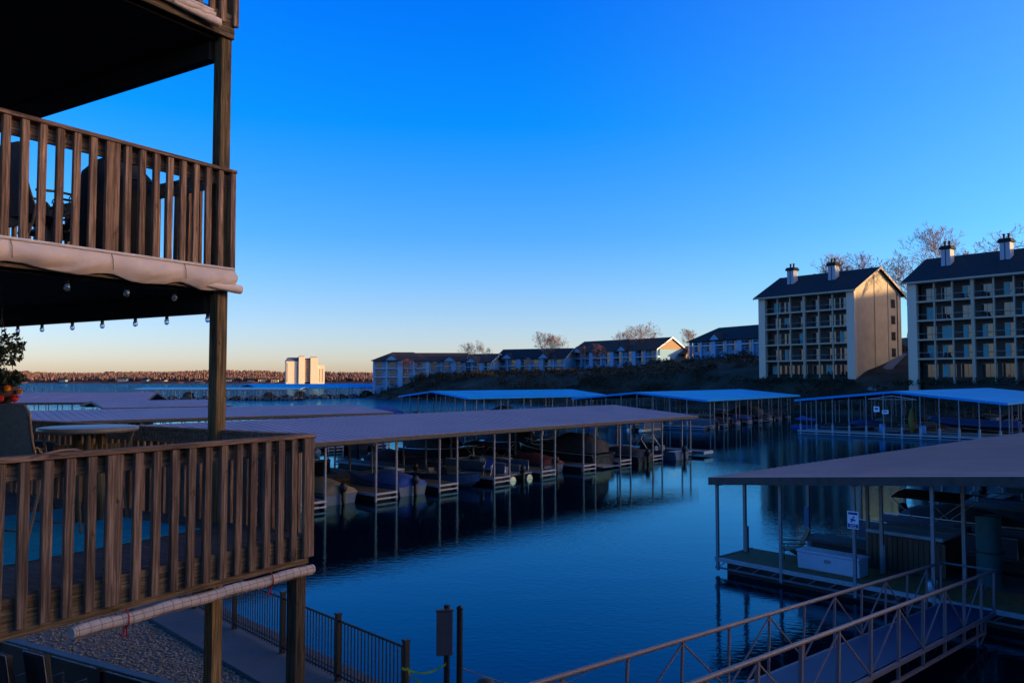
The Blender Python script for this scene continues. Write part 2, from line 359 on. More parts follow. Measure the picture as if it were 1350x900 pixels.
# added bluff out of view, shaped to keep warm glow off the lower deck
mb = MB(); xs = [5+2.*i for i in range(71)]; ys = [-75+2.*i for i in range(43)]
def shade_bluff_z(x, y):
    e = max(0, min(x-4.5, 145-x, y+75, 9-y, 1.2*x-2-y)); return -1+11*smooth(0, 5, e)+5*smooth(6, 24, e)+(1.2*fbm(x, y, .12) if e > 2 else 0)
vs = [(x, y, shade_bluff_z(x, y)) for y in ys for x in xs]; nx = len(xs)
mb.add(vs, [(j*nx+i, j*nx+i+1, (j+1)*nx+i+1, (j+1)*nx+i) for j in range(len(ys)-1) for i in range(nx-1)], True); setting('added_shade_hill', mb, EARTH)
# far shore: low forested hills
random.seed(5)
def far_z(x, y):
    d = (y-1450-40*fbm(x, 0, .004))
    if d < 0: return -1
    top = 12.5+12*fbm(x, 3, .0026)+4*smooth(-700, -1000, x)+6*smooth(-150, -60, x)*smooth(100, 0, x)
    return 2+top*smooth(0, 330, d)**.8
mb = MB(); xs = [-1500+7*i for i in range(290)]; ys = [1400+9*i for i in range(60)]
vs = [(x+random.uniform(-2, 2), y, far_z(x, y)+(random.choice((0, 1.2, 2.4, 3.6)) if y > 1485 else random.uniform(0, .6))) for y in ys for x in xs]; nx = len(xs)
mb.add(vs, [(j*nx+i, j*nx+i+1, (j+1)*nx+i+1, (j+1)*nx+i) for j in range(len(ys)-1) for i in range(nx-1)])
setting('far_hills', mb, FARWOOD)
mb = MB(); random.seed(77)
for i in range(9000):
    y = 1478+360*random.random()**1.3; x = random.uniform(-.66, .02)*y if random.random() < .9 else random.uniform(-1200, 300)
    z = far_z(x, y)
    if z < 1 or y < 1500 and random.random() < .7: continue
    h_ = random.uniform(5, 10); r_ = h_*random.uniform(.22, .36); a0 = random.random()*6
    vs = [(x+r_*math.cos(a0+k_*1.2566)*random.uniform(.7, 1.2), y+r_*math.sin(a0+k_*1.2566), z+h_*random.uniform(.35, .6)) for k_ in range(5)]+[(x+random.uniform(-.6, .6), y, z+h_), (x, y, z-1)]
    mb.add(vs, [(k_, (k_+1) % 5, 5) for k_ in range(5)]+[((k_+1) % 5, k_, 6) for k_ in range(5)])
o = mb.build('far_forest', M('far_tree_crowns', (.13, .078, .064), .95, var=.75, scale=.09, spec=0)); o['kind'] = 'stuff'

# near bank: ground, gravel, path, kerb, lake wall
GZ = .95
fd = Vector((.69, -.724, 0)).normalized(); fn = Vector((fd.y, -fd.x, 0))*-1   # fn points to the water
if fn.y < 0: fn = -fn
f0 = gp(372, 860, GZ)
def fp(s, t, z): p = f0+fd*s+fn*t; return (p.x, p.y, z)
mb = MB()
mb.prism([(fp(-40, .42, 0)[0], fp(-40, .42, 0)[1]), (fp(14, .42, 0)[0], fp(14, .42, 0)[1]), (fp(30, -18, 0)[0], fp(30, -18, 0)[1]), (20, -60), (-80, -60), (fp(-40, -40, 0)[0], fp(-40, -40, 0)[1])], 2, -1.5, GZ-.08)
setting('near_ground', mb, EARTH)
k0 = gp(185, 810, GZ); kt = (k0-f0).dot(fn)
mb = MB()
for i in range(-20, 9):      # poured path in bays with tooled joints
    a, c = i*1.8+.006, (i+1)*1.8-.006
    q = [fp(a, kt+.14, 0), fp(c, kt+.14, 0), fp(c, .3, 0), fp(a, .3, 0)]
    mb.prism([(p[0], p[1]) for p in q], 2, GZ-.2, GZ)
setting('path', mb, CONC)
mb = MB(); q = [fp(-38, kt, 0), fp(16, kt, 0), fp(16, kt+.13, 0), fp(-38, kt+.13, 0)]; mb.prism([(p[0], p[1]) for p in q], 2, GZ-.2, GZ+.06)
setting('kerb', mb, CONC)
mb = MB(); q = [fp(-39, .3, 0), fp(14, .3, 0), fp(14, .55, 0), fp(-39, .55, 0)]; mb.prism([(p[0], p[1]) for p in q], 2, -2, GZ+.015)
setting('lake_wall', mb, CONC)
mb = MB(); q = [fp(-38, kt-7, 0), fp(16, kt-7, 0), fp(16, kt, 0), fp(-38, kt, 0)]; mb.add([(p[0], p[1], GZ-.03) for p in q], [(0, 1, 2, 3)])
setting('gravel_bed', mb, GRAVELB)
random.seed(11); mb = MB()
for i in range(15000):
    p = fp(random.uniform(-6.5, 7), kt-.02-abs(random.gauss(0, 1.6)), GZ-.03); r = random.choice((.014, .02, .026, .034, .045)); a = random.uniform(0, PI)
    if ray(0, 0) and abs(p[0]) < .1: continue
    h = r*random.uniform(.5, .8); c, s_ = math.cos(a), math.sin(a); e = random.uniform(.7, 1.4)
    vs = [(p[0]+r*(x*c*e-y*s_), p[1]+r*(x*s_*e+y*c), p[2]+h*z) for x, y, z in ((1, 0, .4), (.3, .9, .5), (-.8, .5, .4), (-.8, -.6, .5), (.3, -.9, .4), (0, 0, 1.1), (0, 0, -.2))]
    mb.add(vs, [(0, 1, 5), (1, 2, 5), (2, 3, 5), (3, 4, 5), (4, 0, 5), (1, 0, 6), (2, 1, 6), (3, 2, 6), (4, 3, 6), (0, 4, 6)], True)
o = mb.build('loose_gravel', M('pebbles', (.22, .168, .125), .85, var=.9, scale=34)); o['kind'] = 'stuff'

# ================================================================== BALCONY TOWER (left)
H = CAM_Z
A_RZ = math.atan2(.849, .529); O_ = Vector((-2.1, 8.5, 0))
tower = thing('balcony_tower', 'weathered timber balcony tower of three decks on tall posts', 'balcony tower', O_, A_RZ)
def dl(X, Y, Z): return O_+Vector((.529*X-.849*Y, .849*X+.529*Y, Z))     # deck frame -> world
# posts
for (X, Y, z0, z1) in ((-.07, 1.42, GZ-.1, H+6.9), (-.085, .1, GZ-.1, H-1.9), (-.07, 7.9, GZ-.1, H+6.9), (-5.8, .1, GZ-.1, H-1.9), (-5.8, 7.9, GZ-.1, H+6.9)):
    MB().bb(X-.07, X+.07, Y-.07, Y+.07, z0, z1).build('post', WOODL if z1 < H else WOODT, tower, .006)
# decks
def floor(Y0, zt, name='deck_floor'):
    m_ = MB(); y = Y0
    while y < 8.4:
        m_.bb(-6.4, -.02, y, y+.136, zt-.035, zt); y += .142
    return m_.build(name, WOODF, tower)
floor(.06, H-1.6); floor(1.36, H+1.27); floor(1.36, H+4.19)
for zt in (H+1.27, H+4.19):
    m_ = MB(); x = -6.3
    while x < -.2:
        m_.bb(x, x+.21, 1.42, 8.3, zt-.3, zt-.275); x += .214
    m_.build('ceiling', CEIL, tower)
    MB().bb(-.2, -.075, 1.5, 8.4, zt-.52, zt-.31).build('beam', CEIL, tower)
    MB().bb(-6.3, -.0, 1.31, 1.35, zt-.27, zt+.0).build('rim_board', WOODP, tower)
    MB().bb(-.04, 0, 1.36, 8.4, zt-.29, zt).build('rim_board', WOODP, tower)
MB().bb(-6.4, 0, .02, .058, H-1.9, H-1.605).build('rim_board', WOODP, tower)
MB().bb(-.04, 0, .065, 8.4, H-1.9, H-1.605).build('rim_board', WOODP, tower)
m_ = MB()
for i in range(14): m_.bb(-.25-i*.45, -.21-i*.45, .07, 8.3, H-1.88, H-1.64)
m_.build('joists', WOODT, tower)
# wall of the house at the back of the decks
MB().bb(-6.9, -6.45, 1.3, 12, GZ, H+7.5).build('house_wall', BLUEW, tower)
MB().bb(-7, .5, .8, 9.4, H+7.1, H+7.25).build('roof', SHINGLE, tower)
_bal = {}
def baluster(par, x, y, z0, z1, wdt, alongx=True):
    WD = WOODSH if z1 < H else WOOD; key = (round(wdt, 3), round(z1-z0, 3), alongx, z1 < H)
    if key not in _bal:
        L = z1-z0
        _bal[key] = (MB().bb(-wdt/2, wdt/2, -.022, .022, -L, 0) if alongx else MB().bb(-.022, .022, -wdt/2, wdt/2, -L, 0)).mesh('baluster', WD, .004)
    return link('baluster', _bal[key], par, (x, y, z1), (random.uniform(-.004, .004), random.uniform(-.006, .006), random.uniform(-.03, .03)))
random.seed(3)
def front_rail(Y, zt, xs, x0, zb):
    m_ = MB().bb(x0, .03, Y-.045, Y+.1, zt-.038, zt)
    m_.bb(x0, -.0, Y+.045, Y+.083, zt-.19, zt-.042)
    r_ = m_.build('railing', WOODR, tower, .004)
    for x, wd in xs: baluster(r_, x, Y-.012, zb, zt-.042, wd)
    return r_
xs = [(-.25-.172*k, .074) for k in range(11)]+[(-2.18, .14)]+[(-2.375-.172*k, .074) for k in range(16)]+[(-.05, .14)]
front_rail(0, H-.57, xs, -5.4, H-1.83)
xs = [(-.18-.16*k, .068) for k in range(8)]+[(-1.46, .14)]+[(-1.66-.16*k, .068) for k in range(18)]+[(-.012, .07)]
front_rail(1.3, H+2.39, xs, -5, H+1.13)
front_rail(1.3, H+5.31, xs, -5, H+4.06)
def side_rail(Y0, zt, zb, sp):
    m_ = MB().bb(-.06, .075, Y0+.12, 8.4, zt-.038, zt); m_.bb(-.06, -.026, Y0+.12, 8.4, zt-.18, zt-.042)
    r_ = m_.build('railing', WOODR, tower, .004)
    y = Y0+.22
    while y < 8.3:
        baluster(r_, .02, y, zb, zt-.042, .083, False); y += sp
side_rail(0, H-.57, H-1.83, .135); side_rail(1.3, H+2.39, H+1.13, .2)
for (X, Y, z, dx, dy) in ((-.07, 1.42, 2.5, .1, -.05), (-.085, .1, 1.72, .1, -.02)):   # pale line cleats on the posts
    MB().tube([(X+.07, Y-.04, z), (X+.12, Y-.05, z+.03), (X+.13, Y-.06, z-.05), (X+.085, Y-.05, z-.12)], .016, 6).build('line_cleat', WHITEP, tower)

# rolled canvas shade along the upper deck edge, rolled bamboo blind under the lower one
def canvas(zc, x0, x1, label, straps, rr):
    t_ = thing('rolled_canvas_shade', label, 'shade', dl(x1, 1.3, zc), A_RZ)
    L = x1-x0; N = 170; n_ = 26; vs = []
    for i in range(N+1):
        x = -L*i/N; nr = min([9]+[abs(x-s) for s in straps]); pin = min(1, nr/.22)
        nx_ = min([s for s in straps if s >= x]+[0], key=lambda s: s-x); seg = x-nx_       # distance left of the strap on the right
        dep = rr*2*(.86+.22*pin*math.sin(min(1, -seg/.8)*PI)**1. + .14*fbm(x*1.3, 2, 1.)+.1*(1+x/L))
        for j in range(n_):
            a = 2*PI*j/n_; u, v = math.cos(a), math.sin(a); s_ = (1-v)/2                    # s_: 0 at the piping, 1 at the hem
            z = rr*.95-dep*s_
            dg = x*3.2+s_*1.5                                                             # creases run down to the left from each strap
            cr_ = (1-abs(fbm(dg*1.2, s_*.8, 1., 3))*2.4)
            bel = .022+.05*math.sin(PI*min(1, s_*1.05))**.8*(.55+.5*pin)+.028*cr_*s_**.6*(.5+.5*pin)
            if u > 0: vs.append((x, -.028-.012*u, z))
            else: vs.append((x, -.032+u*bel, z))
    m_ = MB(); m_.add(vs, [(i*n_+j, i*n_+(j+1) % n_, (i+1)*n_+(j+1) % n_, (i+1)*n_+j) for i in range(N) for j in range(n_)], True)
    m_.add(vs[:n_], [tuple(range(n_))])
    m_.build('canvas_roll', CANVAS, t_)
    MB().tube([(.0, -.055, rr*.93), (-L*.5, -.055, rr*.93), (-L, -.055, rr*.93)], .017, 6).build('piping', CANVASE, t_)
    MB().tube([(-.5, -.06, -rr*.8), (.0, -.07, -rr*1.0), (.075, -.07, -rr*1.02), (.085, -.07, -rr*1.02)], [.02, .05, .05, .034], 10).build('roller', CANVAS, t_)
    for s in straps: MB().tube([(s, -.05, rr), (s-.004, -.1, rr*.3), (s, -.1, -rr*.6)], .004, 5).build('strap', STRAPB, t_)
    return t_
canvas(H+1.14, -4.6, .0, 'long sagging roll of beige canvas under the middle deck railing', (-.66, -1.48, -2.42, -3.2), .115)
canvas(H+4.06, -4.2, -.35, 'slim beige canvas roll under the topmost deck railing', (-.5, -1.4), .06)
t_ = thing('bamboo_blind', 'pale rolled bamboo blind tied below the lowest deck edge', 'blind', dl(-1.28, -.07, H-1.945), A_RZ)
m_ = MB(); m_.tube([(-1.24+i*.0953, 0, .008*math.sin(i*.9)) for i in range(27)], .05, 12); m_.build('blind_roll', BAMBOO, t_)
m_ = MB()
for i in range(28): xx = -1.22+i*.0905; m_.tube([(xx-.003, 0, .008*math.sin((xx+1.24)/.0953*.9)), (xx+.003, 0, .008*math.sin((xx+1.24)/.0953*.9))], .0515, 12, False)
for a in range(7): m_.bar((-1.24, .0505*math.cos(a*.9), .0505*math.sin(a*.9)), (1.23, .0505*math.cos(a*.9), .0505*math.sin(a*.9)), .004)
m_.build('binding', STRAPB, t_)
for xx in (-1.245, 1.242): MB().tube([(xx-.012, 0, 0), (xx+.012, 0, 0)], .045, 12).build('end_cap', BAMBOO, t_)
for s in (-.82, .68):
    MB().tube([(s, -.02, .09), (s, -.06, .03), (s, -.062, -.02), (s, -.03, -.062), (s+.01, .01, -.06)], .006, 5).build('cord', RED, t_)
    MB().tube([(s-.01, -.02, -.055), (s-.025, -.03, -.1), (s-.05, -.03, -.11), (s-.03, -.035, -.135)], .008, 5).build('tassel', RED, t_)
    MB().tube([(s+.005, -.02, -.055), (s+.01, -.03, -.15)], .006, 5).build('tassel', RED, t_)

# string lights
def string(pts, label, sag):
    t_ = thing('string_lights', label, 'string lights', pts[0])
    P0 = pts[0]; cab = []
    for a, b_ in zip(pts, pts[1:]):
        for q in range(5):
            f = q/5; v = a.lerp(b_, f)-P0; v.z -= sag*math.sin(PI*f); cab.append(v)
    cab.append(pts[-1]-P0); MB().tube(cab, .006, 5).build('cable', BLACK, t_)
    so = MB().lathe([(.0, 0), (.02, 0), (.022, -.06), (.012, -.062)], n=8).mesh('socket', BLACK)
    gl = MB().lathe([(.014, -.05), (.026, -.075), (.03, -.1), (.022, -.125), (0, -.135)], n=10).mesh('bulb', GLASSB)
    for p in pts[:]:
        s_ = link('socket', so, t_, p-P0); link('bulb', gl, s_)
string([dl(-.03, y, H+.79) for y in (6.6, 5.84, 5.2, 4.45, 3.76, 3.05, 2.42, 1.66)], 'row of clear bulbs along the beam at the lake side', .015)
string([dl(x, 1.52, H+.985) for x in (-3.3, -2.45, -1.75, -1.13, -.57)], 'row of clear bulbs just behind the sagging canvas roll', .02)

# ---- furniture on the decks
def sling_chair(name, label, fabric, loc, rz, seat=.42, back=1.02, dark=False):
    t_ = thing(name, label, 'chair', loc, rz)
    fr = DARKM if dark else BRONZE
    # frame in local axes: faces +Y, origin on the floor under the seat
    for sx in (-1, 1):
        x = sx*.27
        MB().tube([(x, .28, 0), (x, .25, seat*.6), (x, .24, seat+.2), (x, .2, seat+.26), (x, .02, seat+.265), (x, -.2, seat+.24)], .014, 8).build('arm', fr, t_)
        MB().tube([(x, -.34, 0), (x, -.22, seat*.8), (x, -.2, seat+.05)], .014, 8).build('leg', fr, t_)
        pts = [Vector((x+sx*.006, .24+.0, seat+.17))]
        sp_ = [(x+sx*.016, .26+.075*math.cos(a)*(1-a/14)-.06, seat+.19+.075*math.sin(a)*(1-a/14)) for a in [q*.5 for q in range(22)]]
        MB().tube(sp_, .007, 6).build('arm_scroll', fr, t_)
    MB().add([(sx*.25, .24-i*.06, seat+.01-.02*math.sin(PI*i/7)) for i in range(8) for sx in (-1, 1)], [(2*i, 2*i+1, 2*i+3, 2*i+2) for i in range(7)], True).build('seat', fabric, t_)
    pr = [(-.18-.16*f-.04*math.sin(PI*f), seat+.02+(back-seat)*f) for f in [q/9 for q in range(10)]]
    m_ = MB(); vs = []
    for y, z in pr:
        wd = .25 if z < back-.12 else .25-.06*((z-back+.12)/.12)**2
        for u in (-1, -.5, 0, .5, 1): vs += [(u*wd, y-.012*(1-u*u), z)]
    m_.add(vs, [(i*5+j, i*5+j+1, i*5+j+6, i*5+j+5) for i in range(9) for j in range(4)], True)
    vs2 = [(v[0], v[1]-.012, v[2]) for v in vs]; m_.add(vs2, [(i*5+j, i*5+j+5, i*5+j+6, i*5+j+1) for i in range(9) for j in range(4)], True)
    bk = m_.build('backrest', fabric, t_)
    for sx in (-1, 1): MB().tube([(sx*.262, y, z) for y, z in pr[:-1]]+[(sx*.2, pr[-1][0], back+.012)], .013, 8).build('back_frame', fr, t_)
    MB().tube([(-.2, pr[-1][0], back+.012), (0, pr[-1][0], back+.02), (.2, pr[-1][0], back+.012)], .013, 8).build('back_rail', fr, t_)
    MB().tube([(-.27, .2, .12), (.27, .2, .12)], .011, 6).tube([(-.27, -.3, .12), (.27, -.3, .12)], .011, 6).build('stretcher', fr, t_)
    return t_
LZ = H-1.6
sling_chair('patio_chair', 'tan high-back sling chair with scrolled arm beside the round table', SLING, (at(52, 600, 8.3).x, 8.3, LZ), R(-20), .62, 1.33)
sling_chair('patio_chair', 'dark chair seen through the lowest railing beyond the table', DARKF, (at(22, 600, 10).x, 10, LZ), R(150), .5, .8, True)
tp = at(117, 562, 9.2)
t_ = thing('round_table', 'round tan bar-height table on wooden legs on the lowest deck', 'table', (tp.x, tp.y, LZ))
MB().lathe([(0, 1.01), (.48, 1.01), (.515, 1.015), (.52, 1.04), (.515, 1.062), (.49, 1.067), (0, 1.067)], n=40).build('table_top', TABLETOP, t_)
for a in range(4):
    u, v = math.cos(a*PI/2+.5), math.sin(a*PI/2+.5)
    MB().bar((u*.12, v*.12, 0.02), (u*.12, v*.12, 1.008), .07).build('leg', WOODT, t_)
    MB().tube([(u*.42, v*.42, 0), (u*.36, v*.36, .4), (u*.42, v*.42, .85), (u*.46, v*.46, 1.01)], .014, 6).build('brace', BRONZE, t_)
MB().bar((-.3, -.16, .82), (.3, .16, .82), .05, .1).build('stretcher', WOODT, t_)
# rug
ra, rb, rc = gp(20, 718, LZ), gp(247, 683, LZ), gp(10, 652, LZ)
la = [(-2.9, 1.05), (-.45, 1.05), (-.45, 3.6), (-2.9, 3.6)]
m_ = MB(); m_.prism([(-1.25, -1.3), (1.25, -1.3), (1.25, 1.3), (-1.25, 1.3)], 2, .0, .012)
o = m_.build('outdoor_rug', RUG, None, .004); o.location = (0, 0, 0)
tag(o, 'bright teal rug spread on the boards of the lowest deck', 'rug')
RUGO = o
# hanging flower basket
bp_ = at(0, 512, 8.4)
t_ = thing('hanging_basket', 'hanging basket with dark foliage and orange flowers at the left edge', 'plant basket', (bp_.x, bp_.y, bp_.z))
MB().lathe([(0, -.16), (.1, -.15), (.16, -.06), (.18, .02), (.16, .02), (.12, -.04), (0, -.05)], n=16).build('pot', POT, t_)
m_ = MB()
for a in range(3): m_.tube([(.17*math.cos(a*2.1), .17*math.sin(a*2.1), .02), (0, 0, .75), (0, 0, H+.98-bp_.z)], .004, 4)
m_.build('hanger', BLACK, t_)
random.seed(8)
def leaf_cloud(m_, c, r, n_, s):
    for i in range(n_):
        while True:
            q = Vector([random.uniform(-1, 1) for _ in range(3)])
            if q.length < 1: break
        p = Vector(c)+Vector((q.x*r[0], q.y*r[1], q.z*r[2])); d = Vector([random.gauss(0, 1) for _ in range(3)]).normalized(); e = d.cross(Vector([random.gauss(0, 1) for _ in range(3)])).normalized()
        l_ = s*random.uniform(.6, 1.4)
        m_.add([p-d*l_, p+e*l_*.4, p+d*l_, p-e*l_*.4], [(0, 1, 2, 3)])
m_ = MB(); leaf_cloud(m_, (.06, 0, .42), (.16, .2, .2), 420, .03); leaf_cloud(m_, (.13, 0, .1), (.1, .16, .09), 200, .035); leaf_cloud(m_, (-.02, 0, .1), (.14, .16, .12), 200, .03)
for q in range(60): leaf_cloud(m_, (-.02+.03*math.sin(q), .0, .4-q*.006), (.05, .1, .03), 4, .025)
m_.build('foliage', LEAF, t_)
for (x, y, z, r) in ((.15, -.12, .0, .065), (.2, -.08, -.1, .075), (.11, -.16, -.1, .06), (.22, -.02, -.03, .05), (.12, -.16, -.19, .055), (.21, -.08, -.2, .05)):
    m_ = MB()
    for L in range(3):
        for a in range(8):
            th = a*PI/4+L*.4; rr = r*(1-.25*L)
            u = Vector((math.cos(th), math.sin(th), .25+.5*L)).normalized()*rr; s_ = Vector((-math.sin(th), math.cos(th), 0))*rr*.42
            c = Vector((x, y, z)); m_.add([c+u*.2, c+u*.7+s_, c+u*1.05, c+u*.7-s_], [(0, 1, 2, 3)])
    m_.ball((x, y, z), r*.55)
    m_.build('flower', FLOWER if z > -.08 else FLOWER2, t_)
# middle deck furniture
MZ = H+1.27
sling_chair('sling_chair', 'grey sling chair behind the middle deck railing near its left end', SLINGG, (at(52, 300, 8.6).x, 8.6, MZ), R(-30), .45, 1.15)
sling_chair('sling_chair', 'dark reclined chair between the grey chair and the covered grill', DARKF, (at(80, 300, 9.1).x, 9.1, MZ), R(150), .45, 1.0, True)
gpt = at(152, 300, 8.9)
t_ = thing('covered_grill', 'barbecue grill under a black cover on the middle deck', 'grill', (gpt.x, gpt.y, MZ), A_RZ)
m_ = MB(); prof = [(.0, .0), (.36, .0), (.35, .6), (.36, .8), (.33, .98), (.22, 1.12), (.1, 1.19), (0, 1.2)]
N = 20; vs = []
for r, z in prof:
    for j in range(N):
        a = 2*PI*j/N; c, s_ = math.cos(a), math.sin(a); q = (abs(c)**4+abs(s_)**4)**-.25
        f = 1+.05*math.sin(a*5+z*6)*(1 if z < 1 else .3)
        vs.append((r*c*q*f, r*.75*s_*q*f, z))
m_.add(vs, [(i*N+j, i*N+(j+1) % N, (i+1)*N+(j+1) % N, (i+1)*N+j) for i in range(len(prof)-1) for j in range(N)], True); m_.build('cover', DARKF, t_)
MB().tube([(-.3, -.3, .9), (-.3, -.36, .9), (.3, -.36, .9), (.3, -.3, .9)], .015, 6).build('handle', DARKM, t_)
t_ = thing('side_table', 'low dark table in front of the chairs on the middle deck', 'table', tuple(at(92, 300, 9.6).xy)+(MZ,), A_RZ)
MB().bb(-.45, .45, -.3, .3, .42, .45).build('table_top', DARKM, t_, .005)
for sx in (-.4, .4):
    for sy in (-.25, .25): MB().bb(sx-.02, sx+.02, sy-.02, sy+.02, 0, .42).build('leg', DARKM, t_)

# rug placed in the deck frame
RUGO.location = dl(-1.72, 2.45, LZ+.002); RUGO.rotation_euler = (0, 0, A_RZ)

# ================================================================== NEAR BANK OBJECTS
posts = [-2.25*i for i in range(1, 6)][::-1]+[0, 2.15, 4.3]
frz = math.atan2(fd.y, fd.x)
t_ = thing('iron_fence', 'black iron picket fence along the concrete path at the water', 'fence', f0, frz)
pm = MB().bb(-.045, .045, -.045, .045, -.02, 1.22).bb(-.055, .055, -.055, .055, 1.22, 1.26).mesh('post', BLACK)
for s in posts: link('post', pm, t_, (s, 0, 0))
for a, c in zip(posts, posts[1:]):
    m_ = MB().bb(a+.045, c-.045, -.015, .015, 1.1, 1.14).bb(a+.045, c-.045, -.015, .015, .1, .135)
    x = a+.12
    while x < c-.06: m_.bb(x-.009, x+.009, -.009, .009, .06, 1.12); x += .112
    m_.build('picket_panel', BLACK, t_)
# notice box on a pole, bare pole, yellow tape
bx = at(586, 831, 13.1)
t_ = thing('notice_box', 'flat grey box mounted on a dark pole at the water edge', 'notice box', (bx.x, bx.y, GZ), R(8))
MB().tube([(.04, .06, -.2), (.04, .06, 2.05)], .05, 10).build('pole', BLACK, t_)
MB().bb(-.13, .13, -.06, .02, 1.28, 1.97).build('panel', M('dark_grey_panel', (.055, .06, .075), .5, var=.15), t_, .008)
MB().bb(-.14, .14, -.07, .03, 1.972, 1.995).build('lid', BROWNP, t_)
px2 = at(606, 850, 13.2)
t_ = thing('steel_pole', 'thin bare dark pole just right of the grey notice box', 'pole', (px2.x, px2.y, GZ))
MB().tube([(.0, 0, -.2), (.0, 0, 1.98)], [.055, .05], 10).build('shaft', BLACK, t_); MB().lathe([(0, 2.03), (.05, 2.01), (.06, 1.98), (.05, 1.97)], n=10).build('cap', BLACK, t_)
pe = f0+fd*4.3; a = Vector((pe.x+.02, pe.y-.06, GZ+.78)); c = Vector((bx.x+.03, bx.y-.05, GZ+1.15))
m_ = MB(); P0 = a
def ribbon(m_, pts, wd):
    vs = []
    for i, p in enumerate(pts): tw = .6*math.sin(i*1.3); vs += [p+Vector((0, math.sin(tw)*wd, math.cos(tw)*wd)), p-Vector((0, math.sin(tw)*wd, math.cos(tw)*wd))]
    m_.add(vs, [(2*i, 2*i+1, 2*i+3, 2*i+2) for i in range(len(pts)-1)], True)
ribbon(m_, [Vector((0, 0, 0)).lerp(c-a, f/10)-Vector((0, 0, .1*math.sin(PI*f/10))) for f in range(11)], .018)
ribbon(m_, [Vector((-.08, 0, .02)), Vector((-.03, -.01, .0)), Vector((.03, -.02, .01)), Vector((.07, -.02, -.06)), Vector((.12, -.02, -.12)), Vector((.25, -.02, -.24)), Vector((.5, -.02, -.38))], .022)
ribbon(m_, [Vector((.03, -.02, .0)), Vector((.05, -.03, -.1)), Vector((.04, -.03, -.18))], .02)
o = m_.build('caution_tape', YELLOW); o.location = a; tag(o, 'yellow tape strung from the fence end post to the notice box', 'tape')
mp_ = at(640, 897, 12.6)
t_ = thing('mooring_piling', 'dark round piling top poking up at the bottom edge', 'piling', (mp_.x, mp_.y, 0))
MB().lathe([(.14, -2), (.14, mp_.z-.05), (.13, mp_.z)], n=14).build('shaft', M('wet_piling', (.05, .04, .03), .8, var=.4), t_); MB().lathe([(.13, mp_.z+.001), (.09, mp_.z+.04), (0, mp_.z+.05)], n=14).build('cap', BROWNP, t_)
ca = Vector((px2.x, px2.y, GZ+1.05)); cb = at(822, 856, 16.5)
m_ = MB(); m_.tube([Vector((0, 0, 0)).lerp(cb-ca, f/16)-Vector((0, 0, .5*math.sin(PI*f/16))) for f in range(17)], .008, 5)
o = m_.build('mooring_rope', ROPE); o.location = ca; tag(o, 'thin dark line running over the water to the gangway', 'rope')
# terrace with dark railing and two chairs at bottom left
ta, tb = gp(20, 843, 1.9), gp(232, 901, 1.9)
td = (tb-ta); td.z = 0; tl = td.length; td.normalize(); trz = math.atan2(td.y, td.x)
t_ = thing('terrace_railing', 'dark railing with a flat cap along the gravel at bottom left', 'railing', (ta.x, ta.y, GZ), trz)
MB().bb(-6, tl+2.5, -.09, .07, .91, .95).build('cap_rail', M('dark_cap', (.045, .045, .05), .6, var=.2), t_, .006)
MB().bb(-6, tl+2.5, -.03, .01, .1, .15).bb(-6, tl+2.5, -.03, .01, .8, .85).build('rail', BLACK, t_)
for i in range(7): MB().bb(-5+i*1.5-.05, -5+i*1.5+.05, -.06, .04, -.05, .908).build('post', BLACK, t_)
MB().bb(-6, tl+2.5, -.028, .008, .152, .798).build('panel', BLACK, t_)
mb = MB(); c0 = ta+td*-6-Vector((-td.y, td.x, 0))*.12
nn = Vector((td.y, -td.x, 0))
q = [ta+td*-6+nn*.12, ta+td*(tl+2.5)+nn*.12, ta+td*(tl+2.5)+nn*6, ta+td*-6+nn*6]
mb.prism([(p.x, p.y) for p in q], 2, GZ-.3, GZ+.04); setting('terrace_ground', mb, M('dark_decking', (.03, .027, .025), .8, var=.3, scale=3))
for i, (px, lab) in enumerate(((28, 'dark padded chair at the bottom left corner, left one of the pair'), (76, 'dark padded chair with pale piping beside the terrace railing'))):
    cp = at(px, 885, 13.0)
    t_ = thing('padded_chair', lab, 'chair', (cp.x, cp.y, GZ+.04), trz+PI)
    z = 1.02
    MB().bb(-.29, .29, -.3, .3, .58, .72).build('seat', DARKF, t_, .03)
    o = MB().box((0, .3, 1.06), (.56, .12, .7), Matrix.Rotation(-.14, 3, 'X')).build('backrest', DARKF, t_, .03)
    MB().tube([(-.27, .29, .72), (-.27, .4, 1.41), (.27, .4, 1.41), (.27, .29, .72)], .008, 5).build('piping', M('grey_piping', (.2, .2, .22), .7), t_)
    for sx in (-.3, .3):
        MB().tube([(sx, .3, 0), (sx, .28, .86), (sx, -.28, .86), (sx, -.3, 0)], .018, 6).build('arm', BLACK, t_)
# ================================================================== BOATS (built once, bow along +Y, waterline z=0)
def hull_pts(L, B, D, n_=14, flare=.82):
    st = []
    for i in range(n_+1):
        f = i/n_; y = L*f-L/2
        bw = B/2*(1-max(0, (f-.42)/.58)**2.3); bw = max(bw, .02)
        sh = D*(.95+.28*f*f); cz = D*(.28+.5*f**4); kz = D*.92*f**7; cw = bw*(flare-.25*f**3)
        st.append([(-bw, y, sh), (-cw, y, cz), (0, y, kz), (cw, y, cz), (bw, y, sh)])
    return st
def hull_mesh(L, B, D, dr):
    st = hull_pts(L, B, D); m_ = MB(); vs = [(x, y, z-dr) for s in st for x, y, z in s]
    fs = [(i*5+j, i*5+j+1, i*5+j+6, i*5+j+5) for i in range(len(st)-1) for j in range(4)]
    m_.add(vs, fs, False); m_.add(vs[:5], [(4, 3, 2, 1, 0)])
    return m_, st
def rail_of(st, dr, r):
    p = [(s[0][0]*1.01, s[0][1], s[0][2]-dr) for s in st]; q = [(s[4][0]*1.01, s[4][1], s[4][2]-dr) for s in st]
    return MB().tube(p+q[::-1], r, 6)
